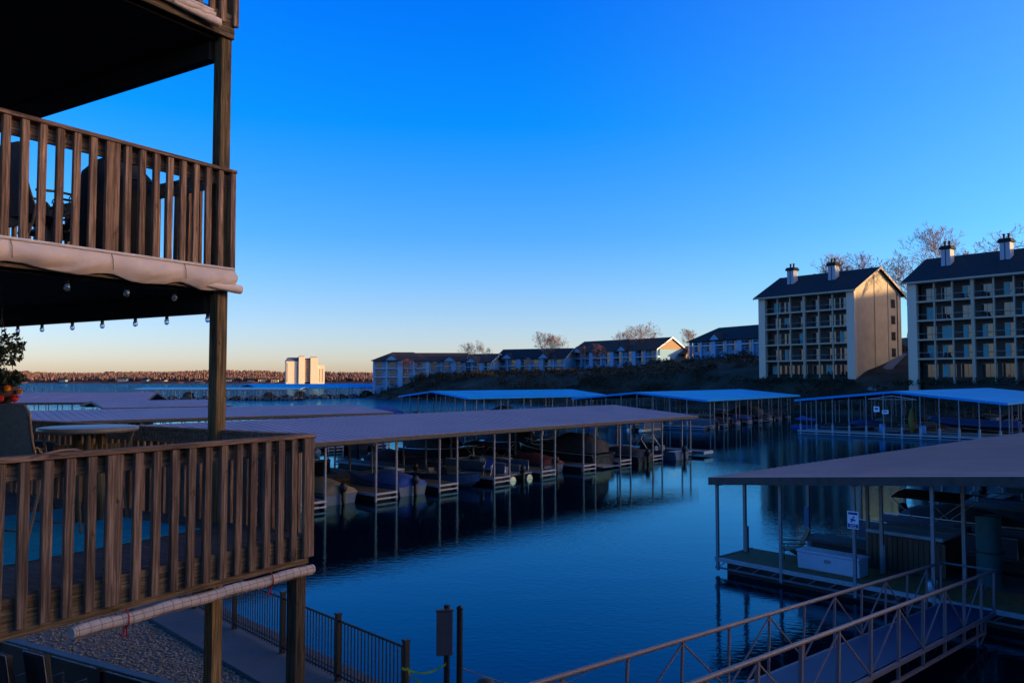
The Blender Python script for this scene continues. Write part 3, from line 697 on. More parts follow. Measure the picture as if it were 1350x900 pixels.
def deck_of(st, dr, i0, i1, crown=.06, dz=0.):
    m_ = MB(); vs = []
    for s in st[i0:i1+1]:
        bw = s[4][0]
        for u in (-1, -.5, 0, .5, 1): vs.append((u*bw*.98, s[0][1], s[0][2]-dr+dz+crown*(1-u*u)))
    k_ = i1-i0
    m_.add(vs, [(i*5+j, i*5+j+1, i*5+j+6, i*5+j+5) for i in range(k_) for j in range(4)], True); return m_
def outboard(t_, y, z, dark=True):
    m_ = MB(); m_.lathe([(0, .0), (.13, .0), (.19, .1), (.2, .3), (.15, .44), (0, .48)], (0, 0, 0), 10)
    ob = m_.build('outboard_motor', BLACK if dark else WHITEP, t_); ob.location = (0, y-.22, z)
    MB().bb(-.06, .06, -.1, .1, -.55, .02).bb(-.05, .05, .05, .24, -.1, .1).bb(-.03, .03, -.14, .12, -.9, -.55).build('motor_leg', BLACK, ob)
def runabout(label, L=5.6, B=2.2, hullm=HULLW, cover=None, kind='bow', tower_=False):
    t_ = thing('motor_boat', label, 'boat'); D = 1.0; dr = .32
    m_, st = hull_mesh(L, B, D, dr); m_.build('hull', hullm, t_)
    rail_of(st, dr, .035).build('rub_rail', ALU if hullm is not HULLW else COVK, t_)
    if cover:
        vs = []; k_ = len(st); m_ = MB()
        for i, s in enumerate(st):
            f = i/(k_-1); hgt = .62*math.sin(PI*min(1, (f+.08)/.75))**.7 if f < .67 else .62*math.sin(PI*min(1, (f+.08)/.75))**.7 if (f+.08)/.75 < 1 else .03
            for u in (-1, -.8, -.4, 0, .4, .8, 1):
                vs.append((u*s[4][0]*1.03, s[0][1]*1.01, s[0][2]-dr+(.02-.12*(abs(u) == 1))+hgt*(1-abs(u)**1.8)*(1+.06*math.sin(i*2.1))))
        m_.add(vs, [(i*7+j, i*7+j+1, i*7+j+8, i*7+j+7) for i in range(k_-1) for j in range(6)]+[tuple(range(7))[::-1]], True); m_.build('boat_cover', cover, t_)
    else:
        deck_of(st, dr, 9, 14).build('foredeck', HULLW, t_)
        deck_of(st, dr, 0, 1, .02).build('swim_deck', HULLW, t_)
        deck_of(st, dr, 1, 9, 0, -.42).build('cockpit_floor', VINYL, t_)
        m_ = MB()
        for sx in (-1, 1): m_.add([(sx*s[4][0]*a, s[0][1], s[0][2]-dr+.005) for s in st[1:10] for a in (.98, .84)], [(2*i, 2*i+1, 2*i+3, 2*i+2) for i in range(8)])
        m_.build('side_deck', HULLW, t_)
        yw = st[8][0][1]; zt = st[8][0][2]-dr; bw = st[8][4][0]
        m_ = MB(); m_.add([(-bw*.9, yw-.35, zt), (-bw*.6, yw+.25, zt), (0, yw+.4, zt+.02), (bw*.6, yw+.25, zt), (bw*.9, yw-.35, zt),
                           (-bw*.82, yw-.6, zt+.42), (-bw*.52, yw-.08, zt+.46), (0, yw+.02, zt+.48), (bw*.52, yw-.08, zt+.46), (bw*.82, yw-.6, zt+.42)], [(i, i+1, i+6, i+5) for i in range(4)]); m_.build('windshield', SMOKE, t_)
        for sx in (-.5, .5):
            MB().bb(sx*bw-.25, sx*bw+.25, yw-1.35, yw-.85, zt-.4, zt-.05).bb(sx*bw-.25, sx*bw+.25, yw-1.45, yw-1.33, zt-.1, zt+.3).build('seat', VINYL, t_, .03)
        MB().bb(-bw*.8, bw*.8, -L/2+.45, -L/2+1.0, zt-.4, zt-.08).build('bench_seat', VINYL, t_, .03)
    if tower_:
        z = st[7][0][2]-dr; y = st[7][0][1]
        MB().tube([(-B/2*.95, y-.5, z), (-B/2*.9, y+.2, z+.9), (-B/2*.7, y+.1, z+1.3), (B/2*.7, y+.1, z+1.3), (B/2*.9, y+.2, z+.9), (B/2*.95, y-.5, z)], .03, 6).tube([(-B/2*.95, y+.9, z+.05), (-B/2*.9, y+.2, z+.9)], .03, 6).tube([(B/2*.95, y+.9, z+.05), (B/2*.9, y+.2, z+.9)], .03, 6).build('wake_tower', ALU, t_)
        MB().bb(-B/2*.6, B/2*.6, y-.6, y+.7, z+1.33, z+1.37).build('bimini', COVB, t_)
    outboard(t_, -L/2, st[0][0][2]-dr+.05)
    return t_
def pontoon(label, L=6.6, B=2.5, canvas_=COVB):
    t_ = thing('pontoon_boat', label, 'boat')
    for sx in (-1, 1): MB().tube([(sx*.85, -L/2, 0), (sx*.85, L/2-.9, 0), (sx*.85, L/2-.3, .12), (sx*.85, L/2, .25)], [.3, .3, .2, .03], 10).build('pontoon_tube', ALU, t_)
    MB().bb(-B/2, B/2, -L/2+.1, L/2-.35, .34, .42).build('deck', BOXG, t_)
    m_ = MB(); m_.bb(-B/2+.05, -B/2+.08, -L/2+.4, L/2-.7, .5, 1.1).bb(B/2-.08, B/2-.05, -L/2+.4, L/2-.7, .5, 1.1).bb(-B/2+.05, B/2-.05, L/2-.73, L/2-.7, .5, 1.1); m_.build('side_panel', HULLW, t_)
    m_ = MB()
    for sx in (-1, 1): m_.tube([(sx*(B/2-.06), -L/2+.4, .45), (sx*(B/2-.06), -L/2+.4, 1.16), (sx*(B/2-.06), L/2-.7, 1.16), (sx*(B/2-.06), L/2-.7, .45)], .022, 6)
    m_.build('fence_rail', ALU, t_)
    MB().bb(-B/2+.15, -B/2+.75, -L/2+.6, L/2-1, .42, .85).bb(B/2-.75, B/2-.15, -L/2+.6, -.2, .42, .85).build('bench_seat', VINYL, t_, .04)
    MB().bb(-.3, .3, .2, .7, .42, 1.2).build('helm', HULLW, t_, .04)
    m_ = MB()
    for i in range(9):
        a = -1+i/4; m_.add([(a*B/2, -1.6, 2.35-.18*a*a), (a*B/2, .9, 2.35-.18*a*a)], [])
    k_ = len(m_.v); m_.f = [(2*i, 2*i+1, 2*i+3, 2*i+2) for i in range(8)]; m_.sm = [True]*8
    m_.build('bimini', canvas_, t_)
    for sx in (-1, 1): MB().tube([(sx*(B/2-.03), -1.55, 2.15), (sx*(B/2-.05), -.4, 1.15), (sx*(B/2-.03), .85, 2.15)], .018, 6).build('bimini_frame', ALU, t_)
    outboard(t_, -L/2+.1, .5)
    return t_
def cruiser(label, L=8.2, B=2.9, canvas_=COVK, hullm=HULLD):
    t_ = thing('cabin_cruiser', label, 'boat'); D = 1.5; dr = .4
    m_, st = hull_mesh(L, B, D, dr); m_.build('hull', hullm, t_); rail_of(st, dr, .04).build('rub_rail', ALU, t_)
    deck_of(st, dr, 0, 14, .12).build('deck', HULLW if hullm is not HULLD else HULLD, t_)
    z = 1.12; vs = []
    for y, wd, h in ((-L/2+.3, 1.15, .9), (-L/2+1.2, 1.2, 1.35), (-.8, 1.2, 1.4), (.3, 1.1, 1.0), (1.4, .8, .32), (2.4, .4, .1)):
        vs += [(-wd, y, z), (-wd*.9, y, z+h*.75), (0, y, z+h), (wd*.9, y, z+h*.75), (wd, y, z)]
    m_ = MB(); m_.add(vs, [(i*5+j, i*5+j+1, i*5+j+6, i*5+j+5) for i in range(5) for j in range(4)]+[(4, 3, 2, 1, 0)], True); m_.build('canvas_top', canvas_, t_)
    MB().tube([(-.9, 1.3, 1.15), (-.8, 1.4, 1.7), (-.05, 3.6, 1.9), (.05, 3.6, 1.9), (.8, 1.4, 1.7), (.9, 1.3, 1.15)], .02, 6).build('bow_rail', ALU, t_)
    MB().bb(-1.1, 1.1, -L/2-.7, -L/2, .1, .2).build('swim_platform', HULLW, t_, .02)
    return t_
def speedboat(label, L=9.2, B=2.5):
    t_ = thing('speedboat', label, 'boat'); D = 1.05; dr = .0
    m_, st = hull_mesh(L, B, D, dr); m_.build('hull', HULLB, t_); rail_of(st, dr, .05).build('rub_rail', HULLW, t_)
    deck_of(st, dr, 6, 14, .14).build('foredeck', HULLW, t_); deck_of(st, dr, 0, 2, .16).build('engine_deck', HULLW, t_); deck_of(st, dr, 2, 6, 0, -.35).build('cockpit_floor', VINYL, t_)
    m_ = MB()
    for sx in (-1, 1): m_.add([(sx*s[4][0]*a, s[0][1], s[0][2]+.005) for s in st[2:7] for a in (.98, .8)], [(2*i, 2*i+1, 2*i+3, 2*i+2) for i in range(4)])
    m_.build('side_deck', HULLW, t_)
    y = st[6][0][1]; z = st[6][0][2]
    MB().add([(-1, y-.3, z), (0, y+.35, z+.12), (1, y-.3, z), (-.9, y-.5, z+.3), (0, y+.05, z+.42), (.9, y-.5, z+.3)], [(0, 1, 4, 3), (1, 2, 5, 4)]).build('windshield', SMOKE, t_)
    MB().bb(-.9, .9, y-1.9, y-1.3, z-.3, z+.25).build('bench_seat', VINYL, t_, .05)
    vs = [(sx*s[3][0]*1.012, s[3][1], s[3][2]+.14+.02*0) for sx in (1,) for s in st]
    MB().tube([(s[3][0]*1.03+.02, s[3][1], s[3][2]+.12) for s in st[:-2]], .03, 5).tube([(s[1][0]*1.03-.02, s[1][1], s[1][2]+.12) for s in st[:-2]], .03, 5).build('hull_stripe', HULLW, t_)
    return t_
def jetski(label):
    t_ = thing('jet_ski', label, 'jet ski'); m_, st = hull_mesh(2.9, 1.1, .55, .1); m_.build('hull', HULLD, t_)
    vs = []
    for i, s in enumerate(st):
        h = .1+.5*math.exp(-((i-8.5)/2.6)**2)+.28*math.exp(-((i-3)/2.5)**2)
        for u in (-1, -.6, 0, .6, 1): vs.append((u*s[4][0]*1.02, s[0][1], s[0][2]-.1+h*(1-abs(u)**1.7)))
    m_ = MB(); m_.add(vs, [(i*5+j, i*5+j+1, i*5+j+6, i*5+j+5) for i in range(14) for j in range(4)]+[(4, 3, 2, 1, 0)], True); m_.build('boat_cover', COVB, t_)
    return t_
PROTO = {}
def boat(kind, label, loc, rz, group=None):
    """first of a kind is built, later ones are copies of it and of its parts"""
    if kind not in PROTO:
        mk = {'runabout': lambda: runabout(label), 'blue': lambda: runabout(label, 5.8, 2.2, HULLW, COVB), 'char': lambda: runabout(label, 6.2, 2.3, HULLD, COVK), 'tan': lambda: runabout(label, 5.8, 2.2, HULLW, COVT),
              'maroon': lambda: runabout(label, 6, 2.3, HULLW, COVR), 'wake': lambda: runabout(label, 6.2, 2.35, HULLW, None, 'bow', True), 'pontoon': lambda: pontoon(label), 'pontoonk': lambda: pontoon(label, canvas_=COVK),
              'cruiser': lambda: cruiser(label), 'cruiserb': lambda: cruiser(label, 8.6, 3, COVB, HULLW), 'speed': lambda: speedboat(label), 'jet': lambda: jetski(label)}[kind]
        o = mk(); PROTO[kind] = o; o.location = loc; o.rotation_euler = (0, 0, rz)
        if group: o['group'] = group
        return o
    return copy_thing(PROTO[kind], loc, rz, label, group)

# ================================================================== COVERED DOCKS
_post = {}
def dock_post(par, x, y, z0, z1, r=.05):
    key = round(z1-z0, 2), r
    if key not in _post: _post[key] = MB().bb(-r, r, -r, r, 0, z1-z0).mesh('post', STEELP)
    return link('post', _post[key], par, (x, y, z0))
class Dock:
    def __init__(s, label, o, u, W, L, ze, zr, roofm, sp=4.75, fw=1.45, t0=1.4, far=True, front=False, name='covered_dock', fascia=None, zd=.45, trim=True):
        u = Vector((u[0], u[1], 0)).normalized(); s.u = u; s.v = Vector((u.y, -u.x, 0)); s.o = Vector((o[0], o[1], 0)); s.W = W; s.L = L; s.rz = math.atan2(-u.x, u.y); s.zd = zd
        t_ = s.t = thing(name, label, 'boat dock', s.o, s.rz, None)
        oh = .35; h = W/2; ov = .5
        m_ = MB()
        for a, b_ in ((-oh, h), (h, W+oh)):
            za, zb = (ze, zr) if a < h-.1 and b_ <= h else (zr, ze)
            m_.prism([(a, za), (b_, zb), (b_, zb+.07), (a, za+.07)], 1, -ov, L+ov)
        if roofm is ROOFT:      # standing seams
            y = -ov+.3
            while y < L+ov-.1:
                for a, b_, za, zb in ((-oh, h-.02, ze, zr), (h+.02, W+oh, zr, ze)): m_.bar((a, y, za+.075), (b_, y, zb+.075), .03, .03)
                y += .61
        m_.build('roof', roofm, t_)
        m_ = MB()
        for x in (-oh-.03, W+oh+.03): m_.bb(x-.02, x+.02, -ov, L+ov, ze-.16, ze+.055)
        for y in (-ov-.03, L+ov+.03):
            for a, b_, za, zb in ((-oh, h, ze, zr), (h, W+oh, zr, ze)): m_.prism([(a, za-.18), (b_, zb-.18), (b_, zb+.06), (a, za+.06)], 1, y-.02, y+.02)
        m_.build('fascia', fascia or (BLUEF if roofm is ROOFB else DARKM), t_)
        s.ys = []; y = t0
        while y+fw < L+.3: s.ys.append(y); y += sp
        # steel trusses under the roof
        m_ = MB()
        for y in s.ys:
            for yy in (y+.05, y+fw-.05):
                m_.bar((0, yy, ze-.12), (h, yy, zr-.14), .08, .16); m_.bar((h, yy, zr-.14), (W, yy, ze-.12), .08, .16)
        for x in (.06, h-1.1, h+1.1, W-.06): m_.bb(x-.05, x+.05, 0, L, ze-.26+min(x, W-x)/h*(zr-ze), ze-.08+min(x, W-x)/h*(zr-ze))
        for i in range(1, int(h/1.5)):
            for sx in (i*1.5, W-i*1.5): m_.bb(sx-.03, sx+.03, 0, L, ze-.06+min(sx, W-sx)/h*(zr-ze), ze-.01+min(sx, W-sx)/h*(zr-ze))
        m_.build('roof_frame', DARKM, t_)
        MB().bb(h-1.2, h+1.2, 0, L, zd-.2, zd).build('walkway', DECKG, t_)
        fl = MB().bb(h-1.1, h+1.1, .1, L-.1, -.3, zd-.21)
        for y in s.ys:
            for x0, x1, xe in ((0, h-1.21, 0), (h+1.21, W, W)) if far else ((h+1.21, W, W),):
                f_ = MB().bb(x0, x1, y, y+fw, zd-.12, zd-.0).build('finger_pier', DECKB, t_)
                MB().bb(xe-.03 if xe else -.03, xe+.04, y-.05, y+fw+.05, zd-.08, zd+.02).bb(xe-.0, xe+.04, y-.05, y+fw+.05, zd-.34, zd-.26).bb(x0, x1, y-.06, y-.01, zd-.14, zd+.01).bb(x0, x1, y+fw+.01, y+fw+.06, zd-.14, zd+.01).build('edge_frame', WHITEM, f_)
                for yy in (y, y+fw):
                    dock_post(t_, xe-.03 if xe else .03, yy, zd-.45, ze-.1)
                fl.bb(x0+.3, x1-.3, y+.15, y+fw-.15, -.25, zd-.14)
            for xx in (h-1.15, h+1.15): dock_post(t_, xx, y+fw/2, zd, zr-.2-.1*(zr-ze))
        if front:
            fr_ = MB().bb(0, W, -.4, 1.3, zd-.18, zd).build('front_walkway', DECKG, t_)
            MB().bb(-.05, W+.05, -.5, -.42, zd-.14, zd+.03).bb(-.05, W+.05, -.5, -.44, zd-.4, zd-.32).build('edge_frame', WHITEM, fr_)
            fl.bb(.2, W-.2, -.2, 1.1, -.3, zd-.19)
        fl.build('float', FLOATM, t_)
    def P(s, x, y, z=0): p = s.o+s.v*x+s.u*y; return Vector((p.x, p.y, z))
    def near(s, k, kind, label, group=None, out=False, off=0, z=0.):      # boat in the k-th slip on the lake side, bow in unless out
        y = s.ys[k]+1.45+(s.ys[k+1]-s.ys[k]-1.45)/2 if k+1 < len(s.ys) else s.ys[k]+3.2
        Ls = {'pontoon': 6.6, 'pontoonk': 6.6, 'cruiser': 8.2, 'cruiserb': 8.6, 'speed': 9.2}.get(kind, 6)
        return boat(kind, label, s.P(s.W-.4-Ls/2+off, y, z), s.rz+(-PI/2 if out else PI/2), group)
    def farside(s, k, kind, label, group=None, z=0.):
        y = s.ys[k]+1.45+1.65
        return boat(kind, label, s.P(4.0, y, z), s.rz-PI/2, group)

uA = Vector((.655, .755, 0)); pA = Vector((-.755, .655, 0))
# --- A: the long tan-roofed dock in the middle
o = Vector((-9.8, 41.1, 0))-uA*25+pA*16.4
A = Dock('long brown metal-roofed dock in the middle with boats in open slips', o, uA, 16.4, 63.6, 3.4, 4.15, ROOFT, sp=4.75, t0=25+3.76-4.75*6)
def kA(t): return min(range(len(A.ys)), key=lambda i: abs(A.ys[i]-25-t))
i0 = kA(3.76)
A.near(i0, 'blue', 'pale motorboat under a blue cover, bow in, second slip from the timber deck'); A.near(i0+1, 'runabout', 'open pale runabout pointing its bow out of the middle brown-roofed dock', out=True, off=.9)
A.near(i0+2, 'pontoonk', 'pontoon boat with dark canopy in the middle of the brown-roofed dock'); A.near(i0+4, 'cruiser', 'large dark cruiser with charcoal canvas near the right end of the brown-roofed dock')
A.near(i0+5, 'char', 'low dark boat under a charcoal cover beside the dark cruiser', off=.6); A.near(i0+6, 'wake', 'pale wakeboard boat with tower at the right end of the brown-roofed dock', off=1.2)
A.near(i0-1, 'tan', 'motorboat under a tan cover just right of the timber deck corner', off=-.4); A.near(i0+3, 'maroon', 'motorboat under a maroon cover in the middle slips of the brown-roofed dock', off=-1)
for k_, kd in ((i0-4, 'cruiser'), (i0-3, 'char'), (i0-2, 'pontoonk')): A.near(k_, kd, 'boat in the brown-roofed dock half hidden behind the timber deck', 'boats behind the timber deck')
for k_, kd in ((i0-2, 'char'), (i0, 'cruiser'), (i0+2, 'maroon'), (i0+3, 'cruiser'), (i0+4, 'char'), (i0+5, 'cruiser'), (i0+6, 'char')):
    A.farside(k_, kd, 'dark boat on the far side of the brown-roofed dock', 'boats on the far side of the brown-roofed dock')
MB().bb(4, 17.5, 63.7, 65.2, .25, .42).build('end_walkway', DECKG, A.t); MB().bb(3.9, 17.6, 65.2, 65.26, .2, .45).bb(17.52, 17.6, 63.6, 65.2, .2, .45).build('edge_frame', WHITEM, A.t)
# things on its fingers
for k_, lab in ((i0+2, 'blue folding chair on the third finger pier of the brown-roofed dock'),):
    p = A.P(15.2, A.ys[k_]+.7, .45); t_ = thing('folding_chair', lab, 'chair', p, A.rz+.4)
    MB().bb(-.26, .26, -.25, .25, .4, .43).build('seat', COVB, t_); MB().box((0, .3, .72), (.52, .03, .62), Matrix.Rotation(-.25, 3, 'X')).build('backrest', COVB, t_)
    for sx in (-.26, .26):
        MB().tube([(sx, -.25, 0), (sx, .38, 1.0)], .014, 6).build('leg', ALU, t_); MB().tube([(sx, .28, 0), (sx, -.2, .42), (sx, -.2, .6), (sx, .2, .62)], .014, 6).build('leg', ALU, t_)
for k_, dx, lab in ((i0+3, 4.2, 'dock box of white plastic on a finger pier beside the maroon-covered boat'), (i0+1, 4.9, 'dock box of white plastic on the finger pier beside the open pale runabout')):
    p = A.P(16.4-dx, A.ys[k_]+.75, .45); t_ = thing('dock_box', lab, 'storage box', p, A.rz)
    MB().bb(-.6, .6, -.3, .3, 0, .5).build('body', BOXG, t_, .02); MB().bb(-.63, .63, -.33, .33, .505, .58).build('lid', WHITEP, t_, .02)

# --- B, B2, C: docks seen over the deck rail at left
uB = Vector((.8, .6, 0)).normalized(); pB = Vector((-uB.y, uB.x, 0))
B_ = Dock('brown metal-roofed dock left of centre, just behind the long middle dock', Vector((-11.9, 77.6, 0))-uB*46+pB*17, uB, 17, 46, 3.4, 3.95, ROOFT, t0=2)
for i in range(len(B_.ys)-1): B_.near(i, ('char', 'cruiser', 'pontoonk', 'char', 'maroon')[i % 5], 'boat in shade under the left brown-roofed dock', 'boats under the left brown-roofed dock')
B2 = Dock('short brown-roofed dock behind the left dock, left of the tall timber post', Vector((-34.3, 97.6, 0))-uB*13+pB*14, uB, 14, 13, 3.4, 4.0, ROOFT, t0=2)
for i in range(0, len(B2.ys)-1, 2): B2.near(i, ('char', 'pontoonk')[i//2 % 2], 'boat under the short brown-roofed dock', 'boats under the short brown-roofed dock')
uC = Vector((.97, .24, 0)).normalized(); pC = Vector((-uC.y, uC.x, 0))
C_ = Dock('far left brown-roofed dock over the chair and orange flowers', Vector((-52, 113.8, 0))-uC*44+pC*18, uC, 18, 44, 3.4, 4.6, ROOFT, t0=2)
for i in range(2, len(C_.ys)-1, 2): C_.near(i, 'char', 'boat under the far left brown-roofed dock', 'boats under the far left brown-roofed dock')
for i in range(3):
    boat('runabout', 'open pale boat moored beyond the far left brown-roofed dock', gp(72+i*20, 522.5, .3), .9+i*.2, 'pale boats moored beyond the far left dock')
# --- D, D2: distant docks under the tower block
uD = Vector((.8, .6, 0)); pD = Vector((-.6, .8, 0))
D_ = Dock('long distant blue-roofed dock below the lit tower block', Vector((-86.5, 278, 0))+pD*22, uD, 22, 70, 3.6, 4.9, ROOFB, t0=2, sp=5.2)
for i in range(len(D_.ys)-1): D_.near(i, ('char', 'blue', 'cruiser', 'runabout', 'pontoonk')[i % 5], 'boat under the long distant blue-roofed dock', 'boats under the long distant dock')
D2 = Dock('distant low dock with thin white eave left of the long blue-roofed dock', Vector((-121.5, 262, 0))+Vector((-.05, 1, 0))*14, (1, .05), 14, 52, 3.5, 3.95, ROOFB, t0=2, sp=5.2, fascia=WHITEM)
for i in range(len(D2.ys)-1): D2.near(i, ('char', 'tan', 'cruiser', 'wake', 'pontoonk')[i % 5], 'boat under the distant low dock with white eave', 'boats under the distant low white-eaved dock')
# --- E, F, G: blue-roofed docks below the hillside
uE = Vector((.755, .66, 0)).normalized(); pE = Vector((-uE.y, uE.x, 0))
E_ = Dock('blue-roofed dock behind the long brown roof, left one of the three below the hill', Vector((-6.4, 119.8, 0))+pE*17.6, uE, 17.6, 30, 3.85, 4.76, ROOFB, t0=1.5, front=True)
for i in range(len(E_.ys)-1): E_.near(i, ('char', 'cruiser', 'blue', 'tan', 'maroon')[i % 5], 'boat under the left blue-roofed dock below the hill', 'boats under the left hill dock')
boat('cruiserb', 'blue-canopied cruiser at the near end of the left blue-roofed hill dock', E_.P(4.5, -4.5), E_.rz, None); boat('blue', 'blue-covered boat at the near end of the left blue-roofed hill dock', E_.P(13, -3.4), E_.rz, None)
uF = Vector((.584, .81, 0)).normalized(); pF = Vector((-uF.y, uF.x, 0))
F_ = Dock('blue-roofed dock in the middle below the dark hillside', Vector((25.5, 106.7, 0))+pF*20, uF, 20, 40, 3.85, 4.8, ROOFB, t0=1.5, front=True)
for i in range(len(F_.ys)-1): F_.near(i, ('pontoonk', 'char', 'runabout', 'blue', 'cruiser')[i % 5], 'boat under the middle blue-roofed dock below the hill', 'boats under the middle hill dock')
for i in range(0, 3): F_.farside(i, ('tan', 'char', 'pontoonk')[i], 'boat on the far side of the middle blue-roofed hill dock', 'boats on the far side of the middle hill dock')
boat('pontoon', 'pontoon boat with blue canopy at the near end of the middle hill dock', F_.P(13.5, -4.4), F_.rz, None); boat('tan', 'tan-covered boat at the near end of the middle hill dock', F_.P(6, -3.8), F_.rz, None)
uG = Vector((.67, .74, 0)).normalized(); pG = Vector((-uG.y, uG.x, 0))
G_ = Dock('blue-roofed dock on the right with a ridge end facing the lake, below the apartment blocks', Vector((51.4, 84.7, 0))+pG*21.9, uG, 21.9, 46, 4.1, 5.22, ROOFB, t0=2.2, front=True)
G_.near(0, 'speed', 'long blue speedboat with a pale deck raised on a lift at the right dock', z=1.1, off=.8)
for i in range(1, len(G_.ys)-1): G_.near(i, ('cruiser', 'char', 'blue', 'runabout', 'wake')[i % 5], 'boat under the right blue-roofed dock below the apartments', 'boats under the right hill dock')
for i in range(0, len(G_.ys)-1, 2): G_.farside(i, ('char', 'tan', 'blue')[i % 3], 'boat on the far side of the right blue-roofed hill dock', 'boats on the far side of the right hill dock')
for i in range(12):
    x = .3+i*1.93; dock_post(G_.t, x, -.3, .05, 4.0+min(x, 21.9-x)/10.95*1.1); MB().bb(x-.1, x+.1, -.4, -.2, .0, 1.25).build('pile_sleeve', WHITEM, G_.t)
for i in range(8):
    x = .3+i*2.45; dock_post(F_.t, x, -.3, .05, 3.75+min(x, 20-x)/10*.9); MB().bb(x-.08, x+.08, -.38, -.22, .0, 1.0).build('pile_sleeve', WHITEM, F_.t)
for i in range(8): x = .3+i*2.4; dock_post(E_.t, x, -.3, .05, 3.75+min(x, 17.6-x)/8.8*.9)
jetp = gp(1062, 558, .55); boat('jet', 'jet ski under a bright blue cover between the two hill docks', jetp, 1.0); 
p = gp(1066, 566, .2); t_ = thing('floating_lift', 'blue floating cradle under the blue-covered jet ski', 'float', (jetp.x, jetp.y, 0), 1.0)
MB().bb(-1, 1, -1.7, 1.7, -.1, .32).build('deck', COVB, t_, .05); MB().bb(-.2, .2, -1.5, 1.4, .33, .46).build('bunk', DARKM, t_)
for (px, lab) in ((1146, 'blue plastic drum on the right hill dock, left of the pair'), (1215, 'blue plastic drum beside the bow of the raised speedboat')):
    p = gp(px, 573, .45); q = p-G_.o; y = .8; x = q.dot(G_.v); p = G_.P(x, y, .45)
    t_ = thing('plastic_drum', lab, 'drum', p); MB().lathe([(0, 0), (.32, 0), (.34, .3), (.33, .34), (.34, .38), (.34, .65), (.33, .69), (.34, .73), (.32, 1.05), (0, 1.06)], n=14).build('body', M('drum_blue', (.06, .25, .5), .5), t_); MB().lathe([(.33, 1.06), (.335, 1.1), (.25, 1.11), (0, 1.11)], n=14).build('lid', BLACK, t_)
for (px, py, w_, h_, lab) in ((1151, 539.5, .62, .62, 'square pale sign hanging on the left part of the right hill dock'), (1166, 543, .7, .42, 'wide pale sign beside the square sign on the right hill dock')):
    p = at(px, py, 92); q = (p-G_.o).dot(G_.v); pp = G_.P(q, -.46, p.z)
    t_ = thing('dock_sign', lab, 'sign', pp, G_.rz); MB().bb(-w_/2, w_/2, -.02, .02, -h_/2, h_/2).build('panel', SIGNW, t_); MB().bb(-w_*.3, w_*.3, -.03, -.024, -h_*.1, h_*.25).build('emblem', SIGNB, t_)
    MB().tube([(-w_*.35, 0, h_/2), (-w_*.35, 0, h_/2+.5)], .02, 5).tube([(w_*.35, 0, h_/2), (w_*.35, 0, h_/2+.5)], .02, 5).build('hanger', STEELP, t_)
# gable frame of the entry on G
MB().bar((10.95-2.6, -.46, 4.35), (10.95, -.46, 4.75), .08).bar((10.95, -.46, 4.75), (10.95+2.6, -.46, 4.35), .08).bar((10.95-2.6, -.46, 4.35), (10.95+2.6, -.46, 4.35), .06).build('entry_frame', WHITEM, G_.t)
t_ = thing('kayak', 'yellow kayak standing on end by the right hill dock', 'kayak', G_.P(12.6, 1.0, .45), .4)
MB().tube([(0, 0, 0), (0, .05, .5), (0, .1, 1.6), (0, .06, 2.6), (0, 0, 3.0)], [.05, .26, .36, .24, .03], 10).build('hull', M('mustard_plastic', (.22, .13, .01), .5), t_); MB().lathe([(.17, -.02), (.2, 0), (.17, .02)], (0, -.2, 1.5), 12).build('cockpit_rim', BLACK, t_)

# ================================================================== DOCK H (near right) and gangway
ZD = .5; c0 = gp(947, 735, ZD); uH = Vector((.74, .675, 0)).normalized(); vH = Vector((uH.y, -uH.x, 0))
H_ = thing('near_dock', 'near right swim dock with brown metal roof, plank deck and thin posts', 'boat dock', (c0.x, c0.y, 0), math.atan2(-uH.x, uH.y))
def HP(x, y, z=ZD): p = c0+vH*x+uH*y; return Vector((p.x, p.y, z))
HRZ = math.atan2(-uH.x, uH.y)
ze, zr, WH, LH = 3.2, 4.1, 19.6, 46; oh = .12
m_ = MB(); m_.prism([(-oh, ze), (WH/2, zr), (WH/2, zr+.06), (-oh, ze+.06)], 1, -.3, LH).prism([(WH/2, zr), (WH+oh, ze), (WH+oh, ze+.06), (WH/2, zr+.06)], 1, -.3, LH)
y = 0.
while y < LH:
    m_.bar((-oh, y, ze+.065), (WH/2-.02, y, zr+.065), .03, .03); m_.bar((WH/2+.02, y, zr+.065), (WH+oh, y, ze+.065), .03, .03); y += .46
m_.build('roof', ROOFH, H_)
m_ = MB(); m_.bb(-oh-.05, -oh-.005, -.3, LH, ze-.2, ze+.05)
for a, b_, za, zb in ((-oh, WH/2, ze, zr), (WH/2, WH+oh, zr, ze)): m_.prism([(a, za-.2), (b_, zb-.2), (b_, zb+.05), (a, za+.05)], 1, -.345, -.305)
m_.build('fascia', DARKM, H_)
m_ = MB()
for y in (.0, 1.7, 6.2, 10.8, 15.4, 20, 24.6, 29.2, 33.8, 38.4, 43): m_.bar((0, y, ze-.1), (WH/2, y, zr-.1), .08, .16); m_.bar((WH/2, y, zr-.1), (WH, y, ze-.1), .08, .16)
for x in (.02, 4.8, 8.4, 11.2, 14.8, WH-.02): m_.bb(x-.05, x+.05, 0, LH-.2, ze-.24+min(x, WH-x)/9.8*.9, ze-.07+min(x, WH-x)/9.8*.9)
for i in range(1, 7):
    for x in (i*1.35, WH-i*1.35): m_.bb(x-.03, x+.03, 0, LH-.2, ze-.07+min(x, WH-x)/9.8*.9, ze-.015+min(x, WH-x)/9.8*.9)
m_.build('roof_frame', DARKM, H_)
m_ = MB(); x = -.05
while x < WH: m_.bb(x, x+.139, .02, 2.3, ZD-.04, ZD); x += .144
m_.build('deck', M('warm_planks', (.3, .11, .035), .8, var=.3, scale=3, stretch=(6, .5, 6)), H_)
m_ = MB()
y = 2.32
while y < LH-1: m_.bb(8.2, 11.4, y, y+.139, ZD-.04, ZD); y += .144
m_.build('walkway', DECKG, H_)
